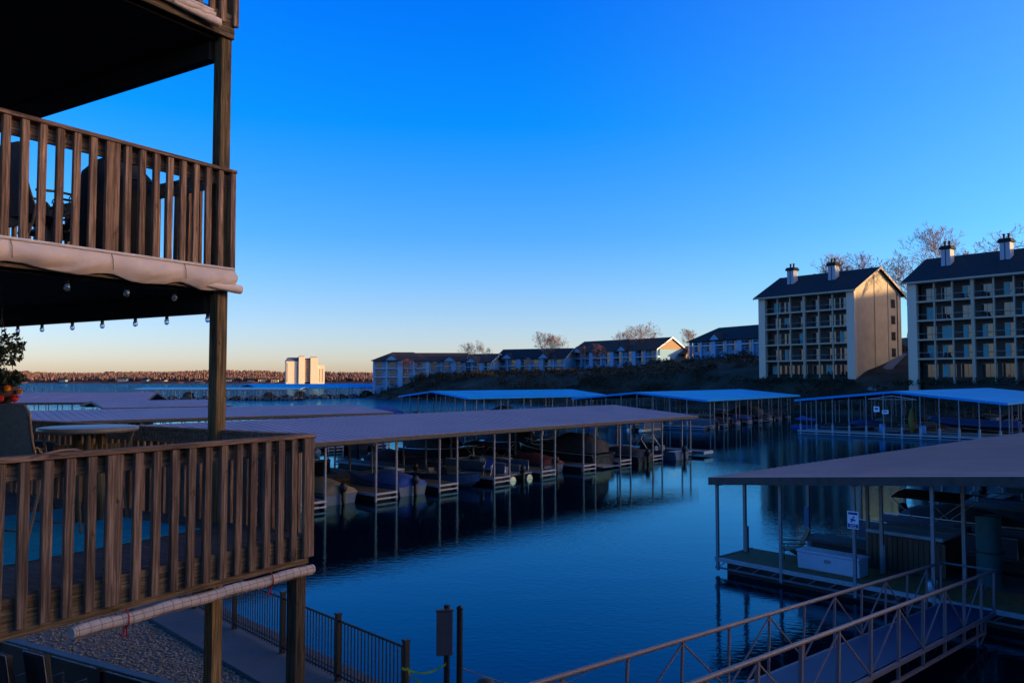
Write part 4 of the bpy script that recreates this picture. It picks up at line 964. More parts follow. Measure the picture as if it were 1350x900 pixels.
m_ = MB().bb(-.1, WH, -.06, .0, ZD-.1, ZD+.03).bb(-.12, -.06, -.05, 2.3, ZD-.1, ZD+.03); m_.build('edge_frame', M('edge_steel', (.3, .31, .33), .45, var=.15), H_)
m_ = MB().bb(-.1, WH, -.05, -.01, ZD-.34, ZD-.28)
for i in range(30): m_.bar((i*.65, -.03, ZD-.3), (i*.65+.32, -.03, ZD-.08), .03)
m_.build('truss_chord', GANGP, H_)
m_ = MB().bb(.25, WH-.2, .15, 2.2, -.35, ZD-.06).bb(8.4, 11.2, 2.3, LH-2, -.35, ZD-.06); m_.build('float', FLOATM, H_)
for x in (0, 2.36, 4.77, 7.0, 9.6, 12, 14.4, 16.8, 19.2): dock_post(H_, x, -.03, .1 if x else .1, ze-.05+min(x, WH-x)/9.8*.9, .045)
for x, y in ((.05, 1.62), (3.2, 4.4), (4.75, 1.9), (7.15, 1.9), (8.1, 4.6), (11.6, 4.6), (9.8, 2.1), (12, 1.9)): dock_post(H_, x, y, ZD, ze-.05+min(x, WH-x)/9.8*.9, .05)
for x, y in ((.05, 1.62), (4.75, 1.9)): MB().bb(x+.05, x+.12, y-.05, y+.05, ZD, ZD+.9).build('conduit_box', GANGP, H_)
for y in (6.2, 10.8, 15.4, 20, 24.6, 29.2, 33.8):
    dock_post(H_, .05, y, -.1, ze-.08, .05); dock_post(H_, 8.1, y, ZD, zr-.25, .05); dock_post(H_, 11.5, y, ZD, zr-.25, .05); dock_post(H_, WH-.05, y, -.1, ze-.08, .05)
    f_ = MB().bb(.1, 8.18, y-.6, y+.6, ZD-.12, ZD).build('finger_pier', DECKG, H_); MB().bb(.02, .08, y-.62, y+.62, ZD-.14, ZD+.02).build('edge_frame', WHITEM, f_); MB().bb(.4, 8, y-.5, y+.5, -.3, ZD-.13).build('float', FLOATM, f_)
    f_ = MB().bb(11.42, WH-.1, y-.6, y+.6, ZD-.12, ZD).build('finger_pier', DECKG, H_)
for (x, y) in ((.05, 6.2), (8.1, 10.8)): MB().bb(x-.1, x+.1, y-.16, y-.06, ZD+.2, ZD+1.1).build('bumper', HULLB, H_)
# contents
def local(px, py, z=ZD): q = gp(px, py, z)-c0; return q.dot(vH), q.dot(uH)
x, y = local(1103, 752); t_ = thing('dock_box', 'long white lidded dock box at the plank deck front', 'storage box', HP(3.55, 1.0), HRZ)
MB().prism([(-.28, 0), (.28, 0), (.33, .52), (-.33, .52)], 0, -1.02, 1.02).build('body', WHITEP, t_, .02); MB().bb(-1.06, 1.06, -.36, .36, .525, .6).build('lid', WHITEP, t_, .025); MB().bb(-.1, .1, -.345, -.325, .3, .4).build('latch', BOXG, t_)
t_ = thing('swim_chair', 'slatted dark lounge chair on the plank deck behind the white dock box', 'chair', HP(1.75, 1.75), HRZ-.9)
MB().box((0, 0, .36), (.6, .62, .03), Matrix.Rotation(.12, 3, 'X')).build('seat', BROWNP, t_)
m_ = MB()
for i in range(5): m_.box((-.24+i*.12, .42, .7), (.1, .025, .8), Matrix.Rotation(-.4, 3, 'X'))
m_.build('backrest', BROWNP, t_)
for sx in (-.34, .34):
    MB().bar((sx, -.3, 0), (sx, -.3, .56), .07, .03).build('leg', BROWNP, t_); MB().bar((sx, .5, 0), (sx, -.1, .36), .03, .1).build('leg', BROWNP, t_); MB().bb(sx-.07, sx+.07, -.38, .42, .56, .585).build('arm', BROWNP, t_)
t_ = thing('hot_tub', 'brown panelled swim tub with a blue grey lid under the near dock roof', 'hot tub', HP(5.2, 3.4), HRZ)
m_ = MB().bb(-1.15, 1.15, -.95, .95, 0, 1.12); m_.build('cabinet', BROWNP, t_, .03); 
m_ = MB()
for i in range(15): m_.bb(-1.13+i*.16, -1.0+i*.16, -.975, -.953, .05, 1.06)
m_.build('panel', BROWNP, t_); MB().bb(-1.2, 1.2, -1.0, -.003, 1.125, 1.24).bb(-1.2, 1.2, .003, 1.0, 1.125, 1.24).build('lid', LIDG, t_, .04)
MB().bb(-1.15, 1.15, -.95, .95, -.16, -.005).build('plinth', DECKB, t_)
MB().bb(3.7, 8.18, 2.33, 4.5, ZD-.16, ZD-.0).build('tub_platform', DECKG, H_)
x, y = local(1243, 738); p = HP(7.55, 2.75)
t_ = thing('foam_mat_roll', 'tall teal rolled floating foam mat strapped and standing upright', 'foam mat', p)
m_ = MB(); N = 120; vs = []
for z in (0, 2.05):
    for i in range(N):
        a = i*.26; r = .37-.0021*i*1.0
        vs.append((r*math.cos(a), r*math.sin(a), z))
m_.add(vs, [(i, i+1, N+i+1, N+i) for i in range(N-1)], True); m_.lathe([(0, 2.03), (.36, 2.03)], n=24); m_.build('roll', TEAL, t_)
for z in (.42, 1.0): MB().lathe([(.385, z-.025), (.39, z), (.385, z+.025)], n=24).build('strap', STRAP, t_)
# no-diving sign on the front post: white board, blue emblem, blue strip
sp_ = HP(4.77, -.1, 2.42)
t_ = thing('dock_sign', 'small white and blue pictogram sign on the front post of the near dock', 'sign', sp_, HRZ)
MB().bb(-.17, .17, -.008, .008, -.28, .24).build('panel', SIGNW, t_)
MB().bb(-.14, .14, -.016, -.012, .14, .21).build('heading', SIGNB, t_)
m_ = MB(); m_.ball((.02, -.014, .07), (.032, .003, .032)); m_.prism([(-.08, -.08), (-.03, -.09), (.0, -.03), (.06, -.05), (.085, -.02), (.02, .02), (-.05, .03), (-.085, -.01), (-.045, -.03)], 1, -.016, -.012); m_.build('emblem', SIGNB, t_)
MB().bb(-.155, .155, -.016, -.012, -.25, -.13).build('band', SIGNB, t_); MB().bb(-.1, .1, -.02, -.017, -.17, -.155).bb(-.1, .1, -.02, -.017, -.225, -.21).build('lettering', SIGNW, t_)
bw_ = HP(6.65, .75); t_ = thing('white_bucket', 'small white bucket on the deck behind the gangway rail', 'bucket', bw_); MB().lathe([(0, 0), (.12, 0), (.15, .3), (.145, .3), (.11, .02), (0, .02)], n=14).build('body', WHITEP, t_); MB().tube([(-.15, 0, .28), (-.1, 0, .4), (.1, 0, .4), (.15, 0, .28)], .008, 5).build('handle', ALU, t_)
for (x, y, h_, lab) in ((10.6, 1.6, .75, 'left one of two grey cabinets deep under the near dock roof'), (11.6, 1.5, .85, 'right one of two grey cabinets deep under the near dock roof')):
    t_ = thing('storage_cabinet', lab, 'cabinet', HP(x, y), HRZ); MB().bb(-.3, .3, -.28, .28, 0, h_).build('body', BOXG, t_, .02); MB().bb(-.28, .28, -.3, -.285, .05, h_-.06).build('door', BOXG, t_, .01); MB().bb(-.33, .33, -.31, .31, h_+.004, h_+.04).build('top', BOXG, t_)
boat('pontoonk', 'grey pontoon boat moored just behind the white dock box', HP(4.4, 8.5, 0), HRZ-PI/2); boat('wake', 'wakeboard boat deep under the near dock roof on the right', HP(15.4, 8.4, 0), HRZ+PI/2)
boat('char', 'charcoal-covered boat in the left slips of the near dock, past the pontoon', HP(4.2, 13.1, 0), HRZ-PI/2)
boat('runabout', 'open pale boat far back in the left slips of the near dock', HP(4.2, 22.3, 0), HRZ-PI/2); boat('cruiser', 'dark cruiser in the right slips of the near dock', HP(15.2, 13, 0), HRZ+PI/2)

# gangway: frame X across, Y towards the dock, tilted down to the dock
gl, gr = gp(1240, 742, 1.58), gp(1310, 752, 1.58); gc = (gl+gr)/2; gw = (gr-gl).length
gy = Vector((.695, .719, 0)); SL = math.atan(.068); LG = 19.
t_ = thing('gangway', 'painted steel truss gangway sloping down to the near dock', 'gangway', (gc.x, gc.y, .53), 0)
t_.rotation_euler = (-SL, 0, math.atan2(-gy.x, gy.y)); t_.rotation_mode = 'XYZ'
hw = gw/2
MB().bb(-hw+.06, hw-.06, -LG, 0, -.02, .0).build('walkway', GANGD, t_)
for sx in (-1, 1):
    x = sx*hw; n_ = 15; st = LG/n_
    MB().tube([(x, -LG, 1.05), (x, .05, 1.05)], .042, 8).build('top_rail', GANGP, t_)
    MB().bb(x-.035, x+.035, -LG, 0, -.1, -.02).bb(x-.03, x+.03, -LG, -.9, -.42, -.36).build('bottom_chord', GANGP, t_)
    yy = [-.05]+[-1.24-1.48*q for q in range(13)]; n_ = 13
    for i, y in enumerate(yy):
        b_ = .03 if sx > 0 else .02
        MB().bb(x-b_, x+b_, y-b_, y+b_, -.36 if 0 < i else -.1, 1.02).build('upright', GANGP, t_)
    for i in range(n_):
        y0, y1 = yy[i], yy[i+1]
        a, c = ((x, y0, 1.0), (x, y1, .0)) if i % 2 else ((x, y1, 1.0), (x, y0, .0))
        MB().bar(a, c, .026).build('diagonal', GANGP, t_)
MB().tube([(-hw, .05, 1.05), (hw, .05, 1.05)], .03, 8).build('end_rail', GANGP, t_)
MB().bar((hw, -.9, -.4), (hw, -1.6, -.75), .04).bar((hw, -.9, -.02), (hw, -.9, -.4), .045).bar((hw, -1.6, -.1), (hw, -1.6, -.8), .045).bar((-hw-.1, -1.4, -.8), (hw+.6, -1.4, -.8), .05).build('roller_frame', GANGP, t_)
ab = gc-gy*(LG+.8); MBq = MB(); q = [ab+vH*a+gy*b_ for a, b_ in ((-2.5, -4), (2.5, -4), (2.5, .9), (-2.5, .9))]
MBq.prism([(p.x, p.y) for p in q], 2, -2, .53+LG*.068-.03); setting('gangway_landing_ground', MBq, CONC)
# ================================================================== APARTMENT BLOCKS on the right
def apartment(label, o, rz, seed):
    """local X along the balcony front (0..Wd), Y into the block, z=0 at the front base"""
    rnd = random.Random(seed); Wd, D, FH, NF = 23.6, 20., 3.62, 5; EZ = FH*NF+.35; RZ_ = EZ+5.2
    t_ = thing('apartment_block', label, 'apartment block', o, rz)
    pw = 1.75
    # shell
    m_ = MB(); RD = 2.2
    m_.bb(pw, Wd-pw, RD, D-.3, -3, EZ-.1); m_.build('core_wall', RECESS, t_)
    for x0, x1 in ((0, pw), (Wd-pw, Wd)): MB().bb(x0, x1, 0, .9, -3, EZ-.02).build('pier', PIERW, t_)
    for x in (0.02, Wd-.02):
        m_ = MB(); m_.prism([(.9, -3), (D, -3), (D, EZ-.02), (D/2, RZ_-.05), (.9, EZ+.42)], 0, x-.12 if x > 5 else x, x if x > 5 else x+.12); m_.build('gable_wall', CREAM, t_)
    MB().bb(0, Wd, D-.32, D-.02, -3, EZ-.02).build('rear_wall', CREAM, t_)
    # bays
    bw = (Wd-2*pw-.5)/6
    xb = [pw+i*bw+(.5 if i > 2 else 0) for i in range(7)]
    cols = [pw+i*bw for i in range(1, 3)]+[pw+3*bw+.25]+[pw+.5+i*bw for i in range(4, 6)]
    for c in cols:
        w_ = .28 if abs(c-Wd/2) < .4 else .13
        MB().bb(c-w_, c+w_, -.06 if w_ > .2 else .04, .5, -1, EZ-.05).build('column', SLABW, t_)
    for f in range(1, NF):
        MB().bb(pw, Wd-pw, .0, RD, f*FH-.22, f*FH+.12).build('balcony_slab', SLABW, t_)
    MB().bb(pw, Wd-pw, .02, RD, EZ-.5, EZ-.1).build('head_beam', SLABW, t_)
    for i in range(6):
        x0 = pw+i*bw+(.5 if i > 2 else 0); x1 = x0+bw
        for f in range(NF):
            z = f*FH
            if f > 0:
                m_ = MB().bb(x0+.12, x1-.12, .1, .16, z+1.08, z+1.16)
                m_.build('balcony_railing', BOXG, t_)
            lit = rnd.random()
            wx0, wx1 = (x0+.5, x0+2.3) if i % 2 else (x1-2.3, x1-.5)
            if f == 0: wx0, wx1 = x0+.4, x1-.4
            d_ = MB().bb(wx0, wx1, RD-.06, RD-.005, z+.14, z+2.5).build('sliding_door', GLASSD, t_)
            MB().bb(wx0-.08, wx1+.08, RD-.05, RD-.003, z+2.51, z+2.6).bb((wx0+wx1)/2-.04, (wx0+wx1)/2+.04, RD-.09, RD-.063, z+.14, z+2.5).build('door_frame', BOXG, d_)
            if lit < .45:
                a = wx0+.05; b_ = a+(wx1-wx0-.1)*rnd.choice((.45, .5, 1))
                MB().bb(a, b_, RD-.085, RD-.064, z+.2, z+2.44).build('curtain', CURTW if (lit < .02 or f == 0 and lit < .12) else CURTAIN, d_)
            if rnd.random() < .3: MB().bb(x0+1.1, x0+1.6, .9, 1.4, z+.13, z+.6).bb(x0+1.1, x0+1.6, 1.35, 1.42, z+.6, z+1.1).build('balcony_seat', DARKF, t_)
    # gable trim and windows on the right end
    for y in (10.0-1.6, 14.2, 18.2): MB().bb(Wd+.003, Wd+.09, y-.1, y+.1, 0, EZ+(RZ_-EZ)*(1-abs(y-10)/10)-.4).build('trim_board', BARK if y > 17 else CREAM, t_)
    for f in range(1, 5):
        z = f*FH+.9
        w_ = MB().bb(Wd+.002, Wd+.05, 15.6, 17.0, z, z+1.7).build('window', GLASSD, t_)
        MB().bb(Wd+.0, Wd+.08, 15.48, 15.6, z-.1, z+1.8).bb(Wd, Wd+.08, 17.0, 17.12, z-.1, z+1.8).bb(Wd, Wd+.08, 15.6, 17, z+1.7, z+1.8).bb(Wd, Wd+.08, 15.6, 17, z-.1, z).bb(Wd+.052, Wd+.07, 15.6, 17, z+.82, z+.88).bb(Wd+.052, Wd+.072, 16.26, 16.34, z, z+1.7).build('window_frame', BARK, w_)
    # roof
    m_ = MB(); ov = .75; sl = (RZ_-EZ)/(D/2)
    m_.prism([(-.9, EZ-.9*sl), (D/2, RZ_), (D/2, RZ_+.28), (-.9, EZ-.9*sl+.28)], 0, -ov, Wd+ov).prism([(D/2, RZ_), (D+.9, EZ-.9*sl), (D+.9, EZ-.9*sl+.28), (D/2, RZ_+.28)], 0, -ov, Wd+ov)
    rf = m_.build('roof', SHINGLE, t_)
    m_ = MB()
    for x0, x1 in ((-ov-.06, -ov-.003), (Wd+ov+.003, Wd+ov+.06)):
        m_.prism([(-.95, EZ-.95*sl-.12), (D/2, RZ_-.14), (D/2, RZ_+.3), (-.95, EZ-.95*sl+.3)], 0, x0, x1).prism([(D/2, RZ_-.14), (D+.95, EZ-.95*sl-.12), (D+.95, EZ-.95*sl+.3), (D/2, RZ_+.3)], 0, x0, x1)
    m_.bb(-ov, Wd+ov, -1.0, -.92, EZ-.9*sl-.05, EZ-.9*sl+.3); m_.build('bargeboard', SLABW, rf)
    for cx in (5.0, 15.4):
        cy = 6.3; zc = EZ+sl*cy
        ch = MB().bb(cx-.85, cx+.85, cy-.85, cy+.85, zc-1.2, zc+3.0).build('chimney', BLUEW, rf)
        MB().bb(cx-1.15, cx+1.15, cy-1.15, cy+1.15, zc+3.003, zc+3.5).bb(cx-1.0, cx+1.0, cy-1.0, cy+1.0, zc+3.5, zc+3.75).build('cap', SHINGLE, ch, .06)
        m_ = MB()
        for dx in (-.4, .4): m_.lathe([(.22, 3.75), (.2, 4.55), (.28, 4.56), (.28, 4.68), (0, 4.7)], (cx+dx, cy, zc), 8)
        m_.build('flue', DARKM, ch)
        MB().bb(cx-.06, cx+.06, cy-.91, cy-.853, zc-.2, zc+2.9).build('trim_board', SHINGLE, ch)
    return t_
fl = at(1001, 495, 188.5); fr = at(1127, 497, 170); d_ = (fr-fl); a1 = math.atan2(d_.y, d_.x)
apartment('left one of the two five-storey apartment blocks, its gable end lit by low sun', (fl.x, fl.y, 7.2), a1, 4)
f2 = at(1198, 497, 155.6)
apartment('right one of the two five-storey apartment blocks, cut by the picture edge', (f2.x, f2.y, 6.9), a1+.01, 9)

# ================================================================== HOUSES ALONG THE HILL
def house(label, o, rz, W, D, hw_, rise, wallm, roofm, hip=0., bays=6, floors=2, gables=(), side_bump=0, base=3, name='house'):
    """long two or three storey lodge: X along the front, balconies between white columns"""
    t_ = thing(name, label, 'house', o, rz); RD = 1.5
    MB().bb(0, W, RD, D, -base, hw_).build('wall', wallm, t_)
    ov = .6; s_ = rise/(D/2); ze = hw_-ov*s_
    m_ = MB()
    if hip:
        vs = [(-ov, -ov, ze), (W+ov, -ov, ze), (W+ov, D+ov, ze), (-ov, D+ov, ze), (hip, D/2, hw_+rise), (W-hip, D/2, hw_+rise)]
        m_.add(vs, [(0, 1, 5, 4), (1, 2, 5), (2, 3, 4, 5), (3, 0, 4)]); m_.add([(v[0], v[1], v[2]-.25) for v in vs[:4]], [(3, 2, 1, 0)]); m_.bb(-ov, W+ov, -ov-.04, -ov, ze-.25, ze+.02)
    else:
        m_.prism([(-ov, ze), (D/2, hw_+rise), (D/2, hw_+rise+.22), (-ov, ze+.22)], 0, -ov, W+ov).prism([(D/2, hw_+rise), (D+ov, ze), (D+ov, ze+.22), (D/2, hw_+rise+.22)], 0, -ov, W+ov)
        for x in (.0, W-.15):
            MB().prism([(RD, hw_-.01), (D, hw_-.01), (D/2, hw_+rise-.02)], 0, x, x+.15).build('gable_wall', SUNGABLE, t_)
        mg = MB()
        for x in (-ov-.05, W+ov+.003): mg.prism([(-ov, ze-.1), (D/2, hw_+rise-.12), (D/2, hw_+rise+.24), (-ov, ze+.24)], 0, x, x+.05).prism([(D/2, hw_+rise-.12), (D+ov, ze-.1), (D+ov, ze+.24), (D/2, hw_+rise+.24)], 0, x, x+.05)
        mg.build('bargeboard', WHITEP, t_)
    rf = m_.build('roof', roofm, t_)
    for gx in gables:
        MB().prism([(gx-2.4, ze+.1), (gx+2.4, ze+.1), (gx, ze+1.9)], 1, -ov-.35, .4).build('porch_gable', wallm, rf)
        MB().prism([(gx-2.8, ze+.0), (gx-2.4, ze+.0), (gx, ze+1.9), (gx+2.4, ze), (gx+2.8, ze), (gx, ze+2.25)], 1, -ov-.6, D*.3).build('porch_roof', roofm, rf)
    fh = hw_/floors; bw = W/bays
    for f in range(floors):
        z = f*fh
        if f: MB().bb(0, W, 0, RD, z-.15, z+.1).build('balcony_slab', WHITEP, t_)
        for i in range(bays):
            x0 = i*bw
            m_ = MB().bb(x0+.3, x0+bw-.3, .1, .16, z+.95, z+1.05); x = x0+.4
            while x < x0+bw-.3: m_.bb(x-.03, x+.03, .11, .15, z+.1, z+.95); x += .5
            m_.build('balcony_railing', wallm, t_)
            MB().bb(x0+bw*.2, x0+bw*.62, RD-.05, RD-.003, z+.15, z+2.2).build('window', GLASSD, t_)
    for i in range(bays+1):
        x = min(max(i*bw, .25), W-.25); big = i % 2 == 0
        MB().bb(x-(.9 if big and 0 < i < bays else .25), x+(.9 if big and 0 < i < bays else .25), -.05, .7, -base, hw_-.03).build('column', wallm, t_)
    return t_
def on(px0, d0, px1, d1): a = at(px0, 480, d0); b_ = at(px1, 480, d1); return a, math.atan2(b_.y-a.y, b_.x-a.x), (Vector((b_.x, b_.y))-Vector((a.x, a.y))).length
TR = lambda py, d: CAM_Z+(500-py)*d/1067
# long pale lodge at left of the hill (three roof steps)
a, rz, W_ = on(505, 296, 560, 296)
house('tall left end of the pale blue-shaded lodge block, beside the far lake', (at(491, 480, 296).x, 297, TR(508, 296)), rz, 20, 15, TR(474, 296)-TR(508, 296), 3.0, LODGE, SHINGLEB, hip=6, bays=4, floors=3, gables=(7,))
a, rz, W_ = on(560, 300, 612, 300)
house('middle section of the pale lodge row with two porch gables on the hill', (a.x-8, 303, TR(488, 302)), rz, 23, 14, TR(475.5, 302)-TR(488, 302), 3.0, LODGE, SHINGLEB, bays=5, floors=2, gables=(5, 17), base=8)
a, rz, W_ = on(612, 300, 652, 296)
house('right end of the pale lodge row with a sunlit end wall', (at(610, 480, 304).x, 304, TR(490, 302)), rz-.12, 12, 13, TR(477, 302)-TR(490, 302), 3.0, LODGE, SHINGLEB, bays=3, floors=2, gables=(4,), base=6)
a, rz, W_ = on(654, 305, 745, 292)
house('second house from the left on the hill, dark hipped roof and white columns', (a.x, a.y, TR(493, 302)), rz, W_, 14, TR(472, 302)-TR(493, 302), 3.4, LODGE, SHINGLE, bays=6, floors=2, gables=(5, 20), base=5)
a, rz, W_ = on(753, 300, 866, 268)
house('long house with a dark roof behind bare trees at the middle of the hill', (a.x, a.y, TR(481, 290)), rz, W_, 15, TR(463, 290)-TR(481, 290), 4.0, LODGE, SHINGLEB, bays=8, floors=2, gables=(4, 26), base=5)
a, rz, W_ = on(868, 286, 905, 272)
house('low wing with a sunlit wall right of the long middle house', (a.x, a.y, TR(475, 280)), rz, W_, 10, TR(466, 280)-TR(475, 280), 2.6, M('peach_siding', (.52, .38, .25), .8, var=.06), SHINGLEB, hip=3, bays=2, floors=1, base=5)
a, rz, W_ = on(909, 250, 1012, 222)
house('blue-shaded house with a dark roof just left of the apartment blocks', (a.x, a.y, TR(463, 240)), rz, W_, 15, TR(447, 240)-TR(463, 240), 4.0, LODGE, SHINGLE, hip=5, bays=6, floors=2, gables=(12,), base=6)

# ================================================================== TOWER BLOCK far across the lake
tx = at(377, 503, 1200); t_ = thing('tower_block', 'pale tower block with stepped balconies lit by the sun across the lake', 'tower block', (tx.x, tx.y, 2), R(20))
Hh = lambda py: (500-py)*1200/1067+CAM_Z-2
MB().bb(0, 18, 0, 22, -3, Hh(476)).build('wall', TOWERW, t_)
m_ = MB(); m_.add([(-.4, -.4, Hh(476)), (18, -.4, Hh(476)), (18, 22, Hh(476)), (-.4, 22, Hh(476)), (3, 3, Hh(471)), (17.6, 3, Hh(471)), (17.6, 19, Hh(471)), (3, 19, Hh(471))], [(0, 1, 5, 4), (1, 2, 6, 5), (2, 3, 7, 6), (3, 0, 4, 7), (4, 5, 6, 7)]); m_.build('roof', TOWERR, t_)
MB().bb(18, 27, -2.5, 20, -3, Hh(470)).build('wall', TOWERW, t_); MB().bb(19, 26, 0, 10, Hh(470), Hh(469)).build('roof', BRICK, t_)
MB().bb(27, 35, 2, 18, -3, Hh(472)).build('wall', BARK, t_)
for i in range(11): MB().bb(27, 35, -.5, 2, 2+i*3, 2.9+i*3).build('balcony_slab', TOWERW, t_)
MB().bb(35, 46, -3, 18, -3, Hh(471)).build('wall', TOWERW, t_); MB().bb(36, 45, 0, 10, Hh(471), Hh(470)).build('roof', BRICK, t_)
MB().bb(46, 56, -1, 16, -3, Hh(481)).build('wall', TOWERW, t_)
for i in range(10):
    for x0, x1, y in ((.8, 2.2, -.1), (15.4, 16.8, -.1), (48, 49.2, -1.1), (52.2, 53.4, -1.1)):
        if x0 > 40 and i > 6: continue
        MB().bb(x0, x1, y-.2, y+.09, 1+i*2.9, 2.6+i*2.9).build('window', GLASSD, t_)
    MB().bb(-.15, -.005, 4, 18, 1+i*2.9, 2.4+i*2.9).build('window', GLASSD, t_)

# far houses, boathouses on the far shore
random.seed(21)
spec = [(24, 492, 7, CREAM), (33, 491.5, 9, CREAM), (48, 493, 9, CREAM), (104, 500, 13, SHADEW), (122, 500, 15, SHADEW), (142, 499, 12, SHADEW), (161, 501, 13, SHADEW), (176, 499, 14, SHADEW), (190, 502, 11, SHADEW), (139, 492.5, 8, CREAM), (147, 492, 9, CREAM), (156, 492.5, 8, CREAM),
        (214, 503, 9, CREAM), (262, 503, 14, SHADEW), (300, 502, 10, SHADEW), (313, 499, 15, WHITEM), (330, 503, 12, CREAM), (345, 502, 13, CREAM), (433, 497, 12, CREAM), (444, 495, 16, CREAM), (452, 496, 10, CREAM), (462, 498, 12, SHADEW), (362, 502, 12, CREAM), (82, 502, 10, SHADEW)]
for i, (px, py, w_, wm_) in enumerate(spec):
    d = 1470
    while d < 1900 and at(px, py+2, d).z > far_z(at(px, py, d).x, d): d += 5
    p = at(px, py+1.5, d); w_ = w_*random.uniform(.9, 1.2)
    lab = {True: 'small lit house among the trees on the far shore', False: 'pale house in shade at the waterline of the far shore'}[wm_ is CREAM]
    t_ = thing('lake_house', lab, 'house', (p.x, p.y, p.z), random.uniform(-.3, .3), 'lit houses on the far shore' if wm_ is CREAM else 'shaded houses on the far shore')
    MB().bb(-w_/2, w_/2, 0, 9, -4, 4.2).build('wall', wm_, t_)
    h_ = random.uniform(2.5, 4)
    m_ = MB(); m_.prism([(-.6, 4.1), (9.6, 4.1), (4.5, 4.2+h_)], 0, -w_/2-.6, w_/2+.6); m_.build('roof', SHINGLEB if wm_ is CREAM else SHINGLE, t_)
    m_ = MB()
    for k_ in range(3): m_.bb(-w_/2+w_*(.15+.3*k_), -w_/2+w_*(.28+.3*k_), -.1, -.005, 1, 2.8)
    m_.build('window', GLASSD, t_)

# ================================================================== TREES AND BRUSH
def bare_tree(seed, hgt, spread=1., m_=TWIG, depth=7):
    rnd = random.Random(seed); tr = MB(); cr = MB()
    def grow(p, d, L, r, lv):
        n_ = 3; pts = [p]; q = p; dd = d
        for i in range(n_):
            dd = (dd+Vector((rnd.gauss(0, .11), rnd.gauss(0, .11), rnd.gauss(.03, .05)))).normalized(); q = q+dd*(L/n_); pts.append(q)
        rr = [r*(1-.4*i/n_) for i in range(n_+1)]
        (tr if lv < 2 else cr).tube(pts, rr, 6 if lv < 2 else 3, lv < 2)
        if lv >= depth: return
        k_ = rnd.choice((2, 3, 3)) if lv < 4 else rnd.choice((2, 2, 3))
        for i in range(k_):
            a = rnd.uniform(0, 2*PI); tilt = rnd.uniform(.3, .75)*spread
            u = dd.cross(Vector((math.cos(a), math.sin(a), .1))).normalized()
            nd = (dd*math.cos(tilt)+u*math.sin(tilt)); nd.z = nd.z*.85+.12; nd.normalize()
            grow(pts[-1] if i else pts[-1], nd, L*rnd.uniform(.62, .85), max(.028, rr[-1]*.66), lv+1)
        if lv >= 1 and lv < depth-1:
            a = rnd.uniform(0, 2*PI); u = dd.cross(Vector((math.cos(a), math.sin(a), .1))).normalized(); grow(pts[1], (dd*.6+u*.8).normalized(), L*.6, max(.026, r*.4), lv+2)
    grow(Vector((0, 0, -.5)), Vector((rnd.gauss(0, .05), rnd.gauss(0, .05), 1)).normalized(), hgt*.27, hgt*.018, 0)
    return tr.mesh('trunk', m_), cr.mesh('crown', m_), max(v[2] for v in cr.v)
TM = {'a': bare_tree(1, 16, .9), 'b': bare_tree(5, 16, 1.15), 'r': bare_tree(9, 15, 1.0, TWIGR), 'w': bare_tree(12, 17, 1.3), 'p': bare_tree(17, 14, .65)}
def tree(kind, label, loc, s, rz, group=None):
    t_ = thing('bare_tree', label, 'tree', loc, rz, group); t_.scale = (s, s, s)
    link('trunk', TM[kind][0], t_); link('crown', TM[kind][1], t_); return t_
def tree_px(kind, label, px, py_base, py_top, d, rz=0., group=None, wf=1):
    b_ = at(px, py_base, d); top = at(px, py_top, d); hgt = TM[kind][2]
    t_ = tree(kind, label, b_, (top.z-b_.z)/hgt, rz, group); t_.scale.x *= wf; t_.scale.y *= wf; return t_
tree_px('a', 'sparse bare tree behind the left chimneys of the left apartment block', 1075, 425, 332, 205, .4)
tree_px('r', 'reddish brown bare tree behind the ridge of the left apartment block', 1138, 420, 330, 200, 1.2, wf=1.2)
tree_px('b', 'pale bare tree rising between the two apartment blocks', 1198, 440, 322, 196, 2.2)
tree_px('a', 'tall bare tree behind the first chimney of the right apartment block', 1264, 400, 288, 180, 3.0)
tree_px('w', 'leaning bare tree at the right picture edge behind the right apartment block', 1330, 400, 300, 172, .7, wf=1.5)
tree_px('p', 'slim bare tree left of the blue-shaded house on the hill', 908, 475, 432, 268, .5)
tree_px('b', 'broad round bare tree in front of the long middle house', 842, 482, 424, 285, 1.0, wf=1.15)
tree_px('a', 'low bare tree left of the broad round tree at the long house', 818, 480, 434, 288, 2.0)
tree_px('p', 'pale bare tree above the right end of the second house', 716, 490, 436, 296, 1.5); tree_px('a', 'thin bare tree just right of the second house roof', 733, 490, 438, 299, 2.5)
tree_px('b', 'round bare tree above the pale lodge roofs', 632, 492, 448, 298, .1); tree_px('r', 'russet bare tree in front of the pale lodge row', 536, 497, 472, 285, .1, wf=1.4)
tree_px('r', 'reddish bare tree in front of the long middle house porch', 788, 487, 452, 272, 2.2, wf=1.2); tree_px('a', 'dim bare tree before the porch of the second house', 690, 495, 470, 282, 1.2)
# wood on the ridge right of the picture, whose shade falls over the cove
mbw = MB(); random.seed(31)
for i in range(70):
    x, y = random.uniform(150, 262), random.uniform(-120, 235)
    if x/y < .66 and y > 0: continue
    z = hill_z(x, y)
    for kk in range(26):
        p = Vector((x+random.gauss(0, 2.2), y+random.gauss(0, 2.2), z+random.uniform(3, 11))); e = Vector([random.gauss(0, 1) for _ in range(3)]).normalized()*random.uniform(.8, 2.2); f_ = e.cross(Vector([random.gauss(0, 1) for _ in range(3)])).normalized()*random.uniform(.15, .5)
        mbw.add([p-e, p+f_, p+e, p-f_], [(0, 1, 2, 3)])
    mbw.tube([(x, y, z-1), (x, y, z+9)], [.3, .12], 5)
o = mbw.build('ridge_wood', TWIG); o['kind'] = 'stuff'
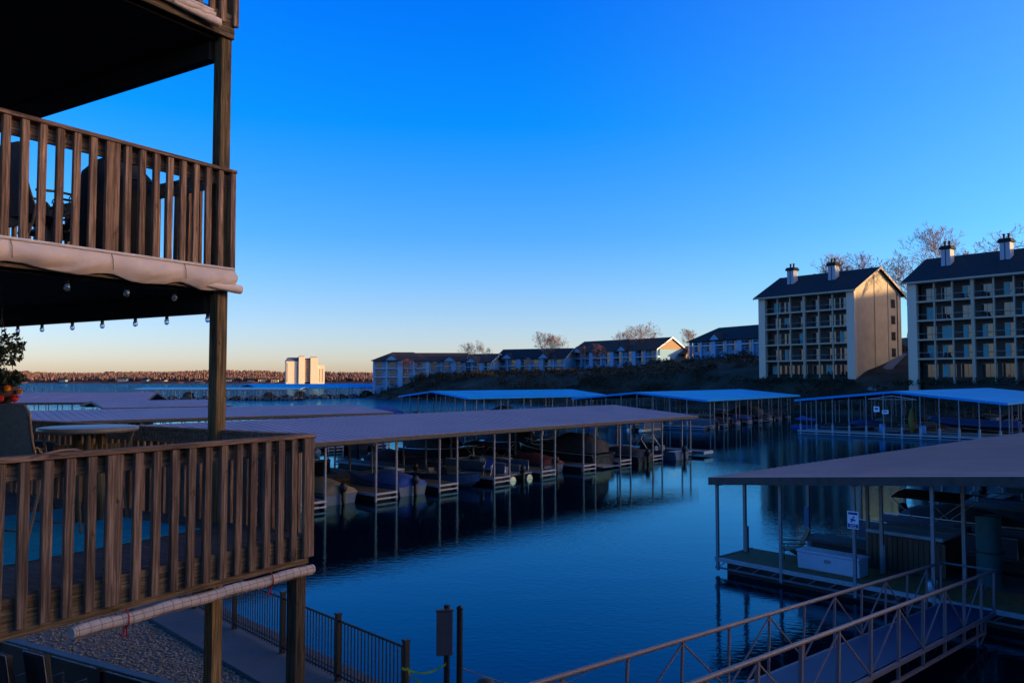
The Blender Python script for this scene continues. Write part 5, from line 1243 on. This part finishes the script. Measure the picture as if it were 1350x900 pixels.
# brush on the bank: twiggy clumps of many small blades
def clump(m_, c, r, h, n_, s, rnd):
    for i in range(n_):
        a = rnd.uniform(0, 2*PI); q = r*math.sqrt(rnd.random()); zz = h*rnd.random()**.7*(1-.5*(q/r)**2)
        p = Vector((c[0]+q*math.cos(a), c[1]+q*math.sin(a), c[2]+zz)); d = Vector((rnd.gauss(0, .6), rnd.gauss(0, .6), rnd.gauss(.5, .5))).normalized(); e = d.cross(Vector((rnd.gauss(0, 1), rnd.gauss(0, 1), .2))).normalized()
        l_ = s*rnd.uniform(.5, 1.5); m_.add([p-d*l_, p+e*l_*.35, p+d*l_, p-e*l_*.35], [(0, 1, 2, 3)])
rnd = random.Random(41); mbr = MB(); mbh = MB(); cnt = 0
while cnt < 620:
    y = rnd.uniform(95, 330); x = rnd.uniform(-62, 140); s = shore_dist(x, y)
    if s < 1.5 or s > 75: continue
    if x/y > .62 or (rnd.random() < (s-24)/50): continue
    inb = False
    for (bx_, by_, ang) in ((fl.x, fl.y, a1), (f2.x, f2.y, a1)):
        lx = (x-bx_)*math.cos(ang)+(y-by_)*math.sin(ang); ly = -(x-bx_)*math.sin(ang)+(y-by_)*math.cos(ang)
        if -2 < lx < 26 and -1.5 < ly < 22: inb = True
        if 23.6 < lx < 40 and -6 < ly < 22: inb = inb or rnd.random() < .85
    if inb: continue
    cnt += 1; big = rnd.uniform(.8, 1.9)*(1.35 if x/y < .3 and s > 8 and s < 22 else 1)*(.75 if y > 240 else 1)
    clump(mbr, (x, y, hill_z(x, y)-.2), big*1.5, big*1.35, int(46*big), .34, rnd)
o = mbr.build('hillside_brush', BRUSH); o['kind'] = 'stuff'
ux, uy = math.cos(a1), math.sin(a1); nx_, ny_ = -math.sin(a1), math.cos(a1)
for bo in (fl, f2):
    for i in range(11):
        s_ = -1+i*2.4+rnd.uniform(-.4, .4); off = -2.2-rnd.random()*.8; x, y = bo.x+ux*s_+nx_*off, bo.y+uy*s_+ny_*off
        hb = MB(); hh = rnd.uniform(1.2, 2.2); z_ = hill_z(x, y)
        clump(hb, (0, 0, -.2), hh*.75, hh, 150, .2, rnd)
        o = hb.build('shrub', HEDGE); o.location = (x, y, max(z_, 5.6)); tag(o, 'dark evergreen shrub along the foot of the %s apartment block' % ('left' if bo is fl else 'right'), 'shrub', 'shrubs below the %s apartment block' % ('left' if bo is fl else 'right'))
# pale stair path between the blocks
mb = MB(); pts = [(at(1150, 503, 163)), (at(1172, 490, 172)), (at(1190, 478, 184))]
vs = []
for p in pts:
    for sx in (-1.2, 1.2): x, y = p.x+ux*sx, p.y+uy*sx; vs.append((x, y, hill_z(x, y)+.12))
mb.add(vs, [(0, 1, 3, 2), (2, 3, 5, 4)]); setting('hill_path', mb, SLATE)
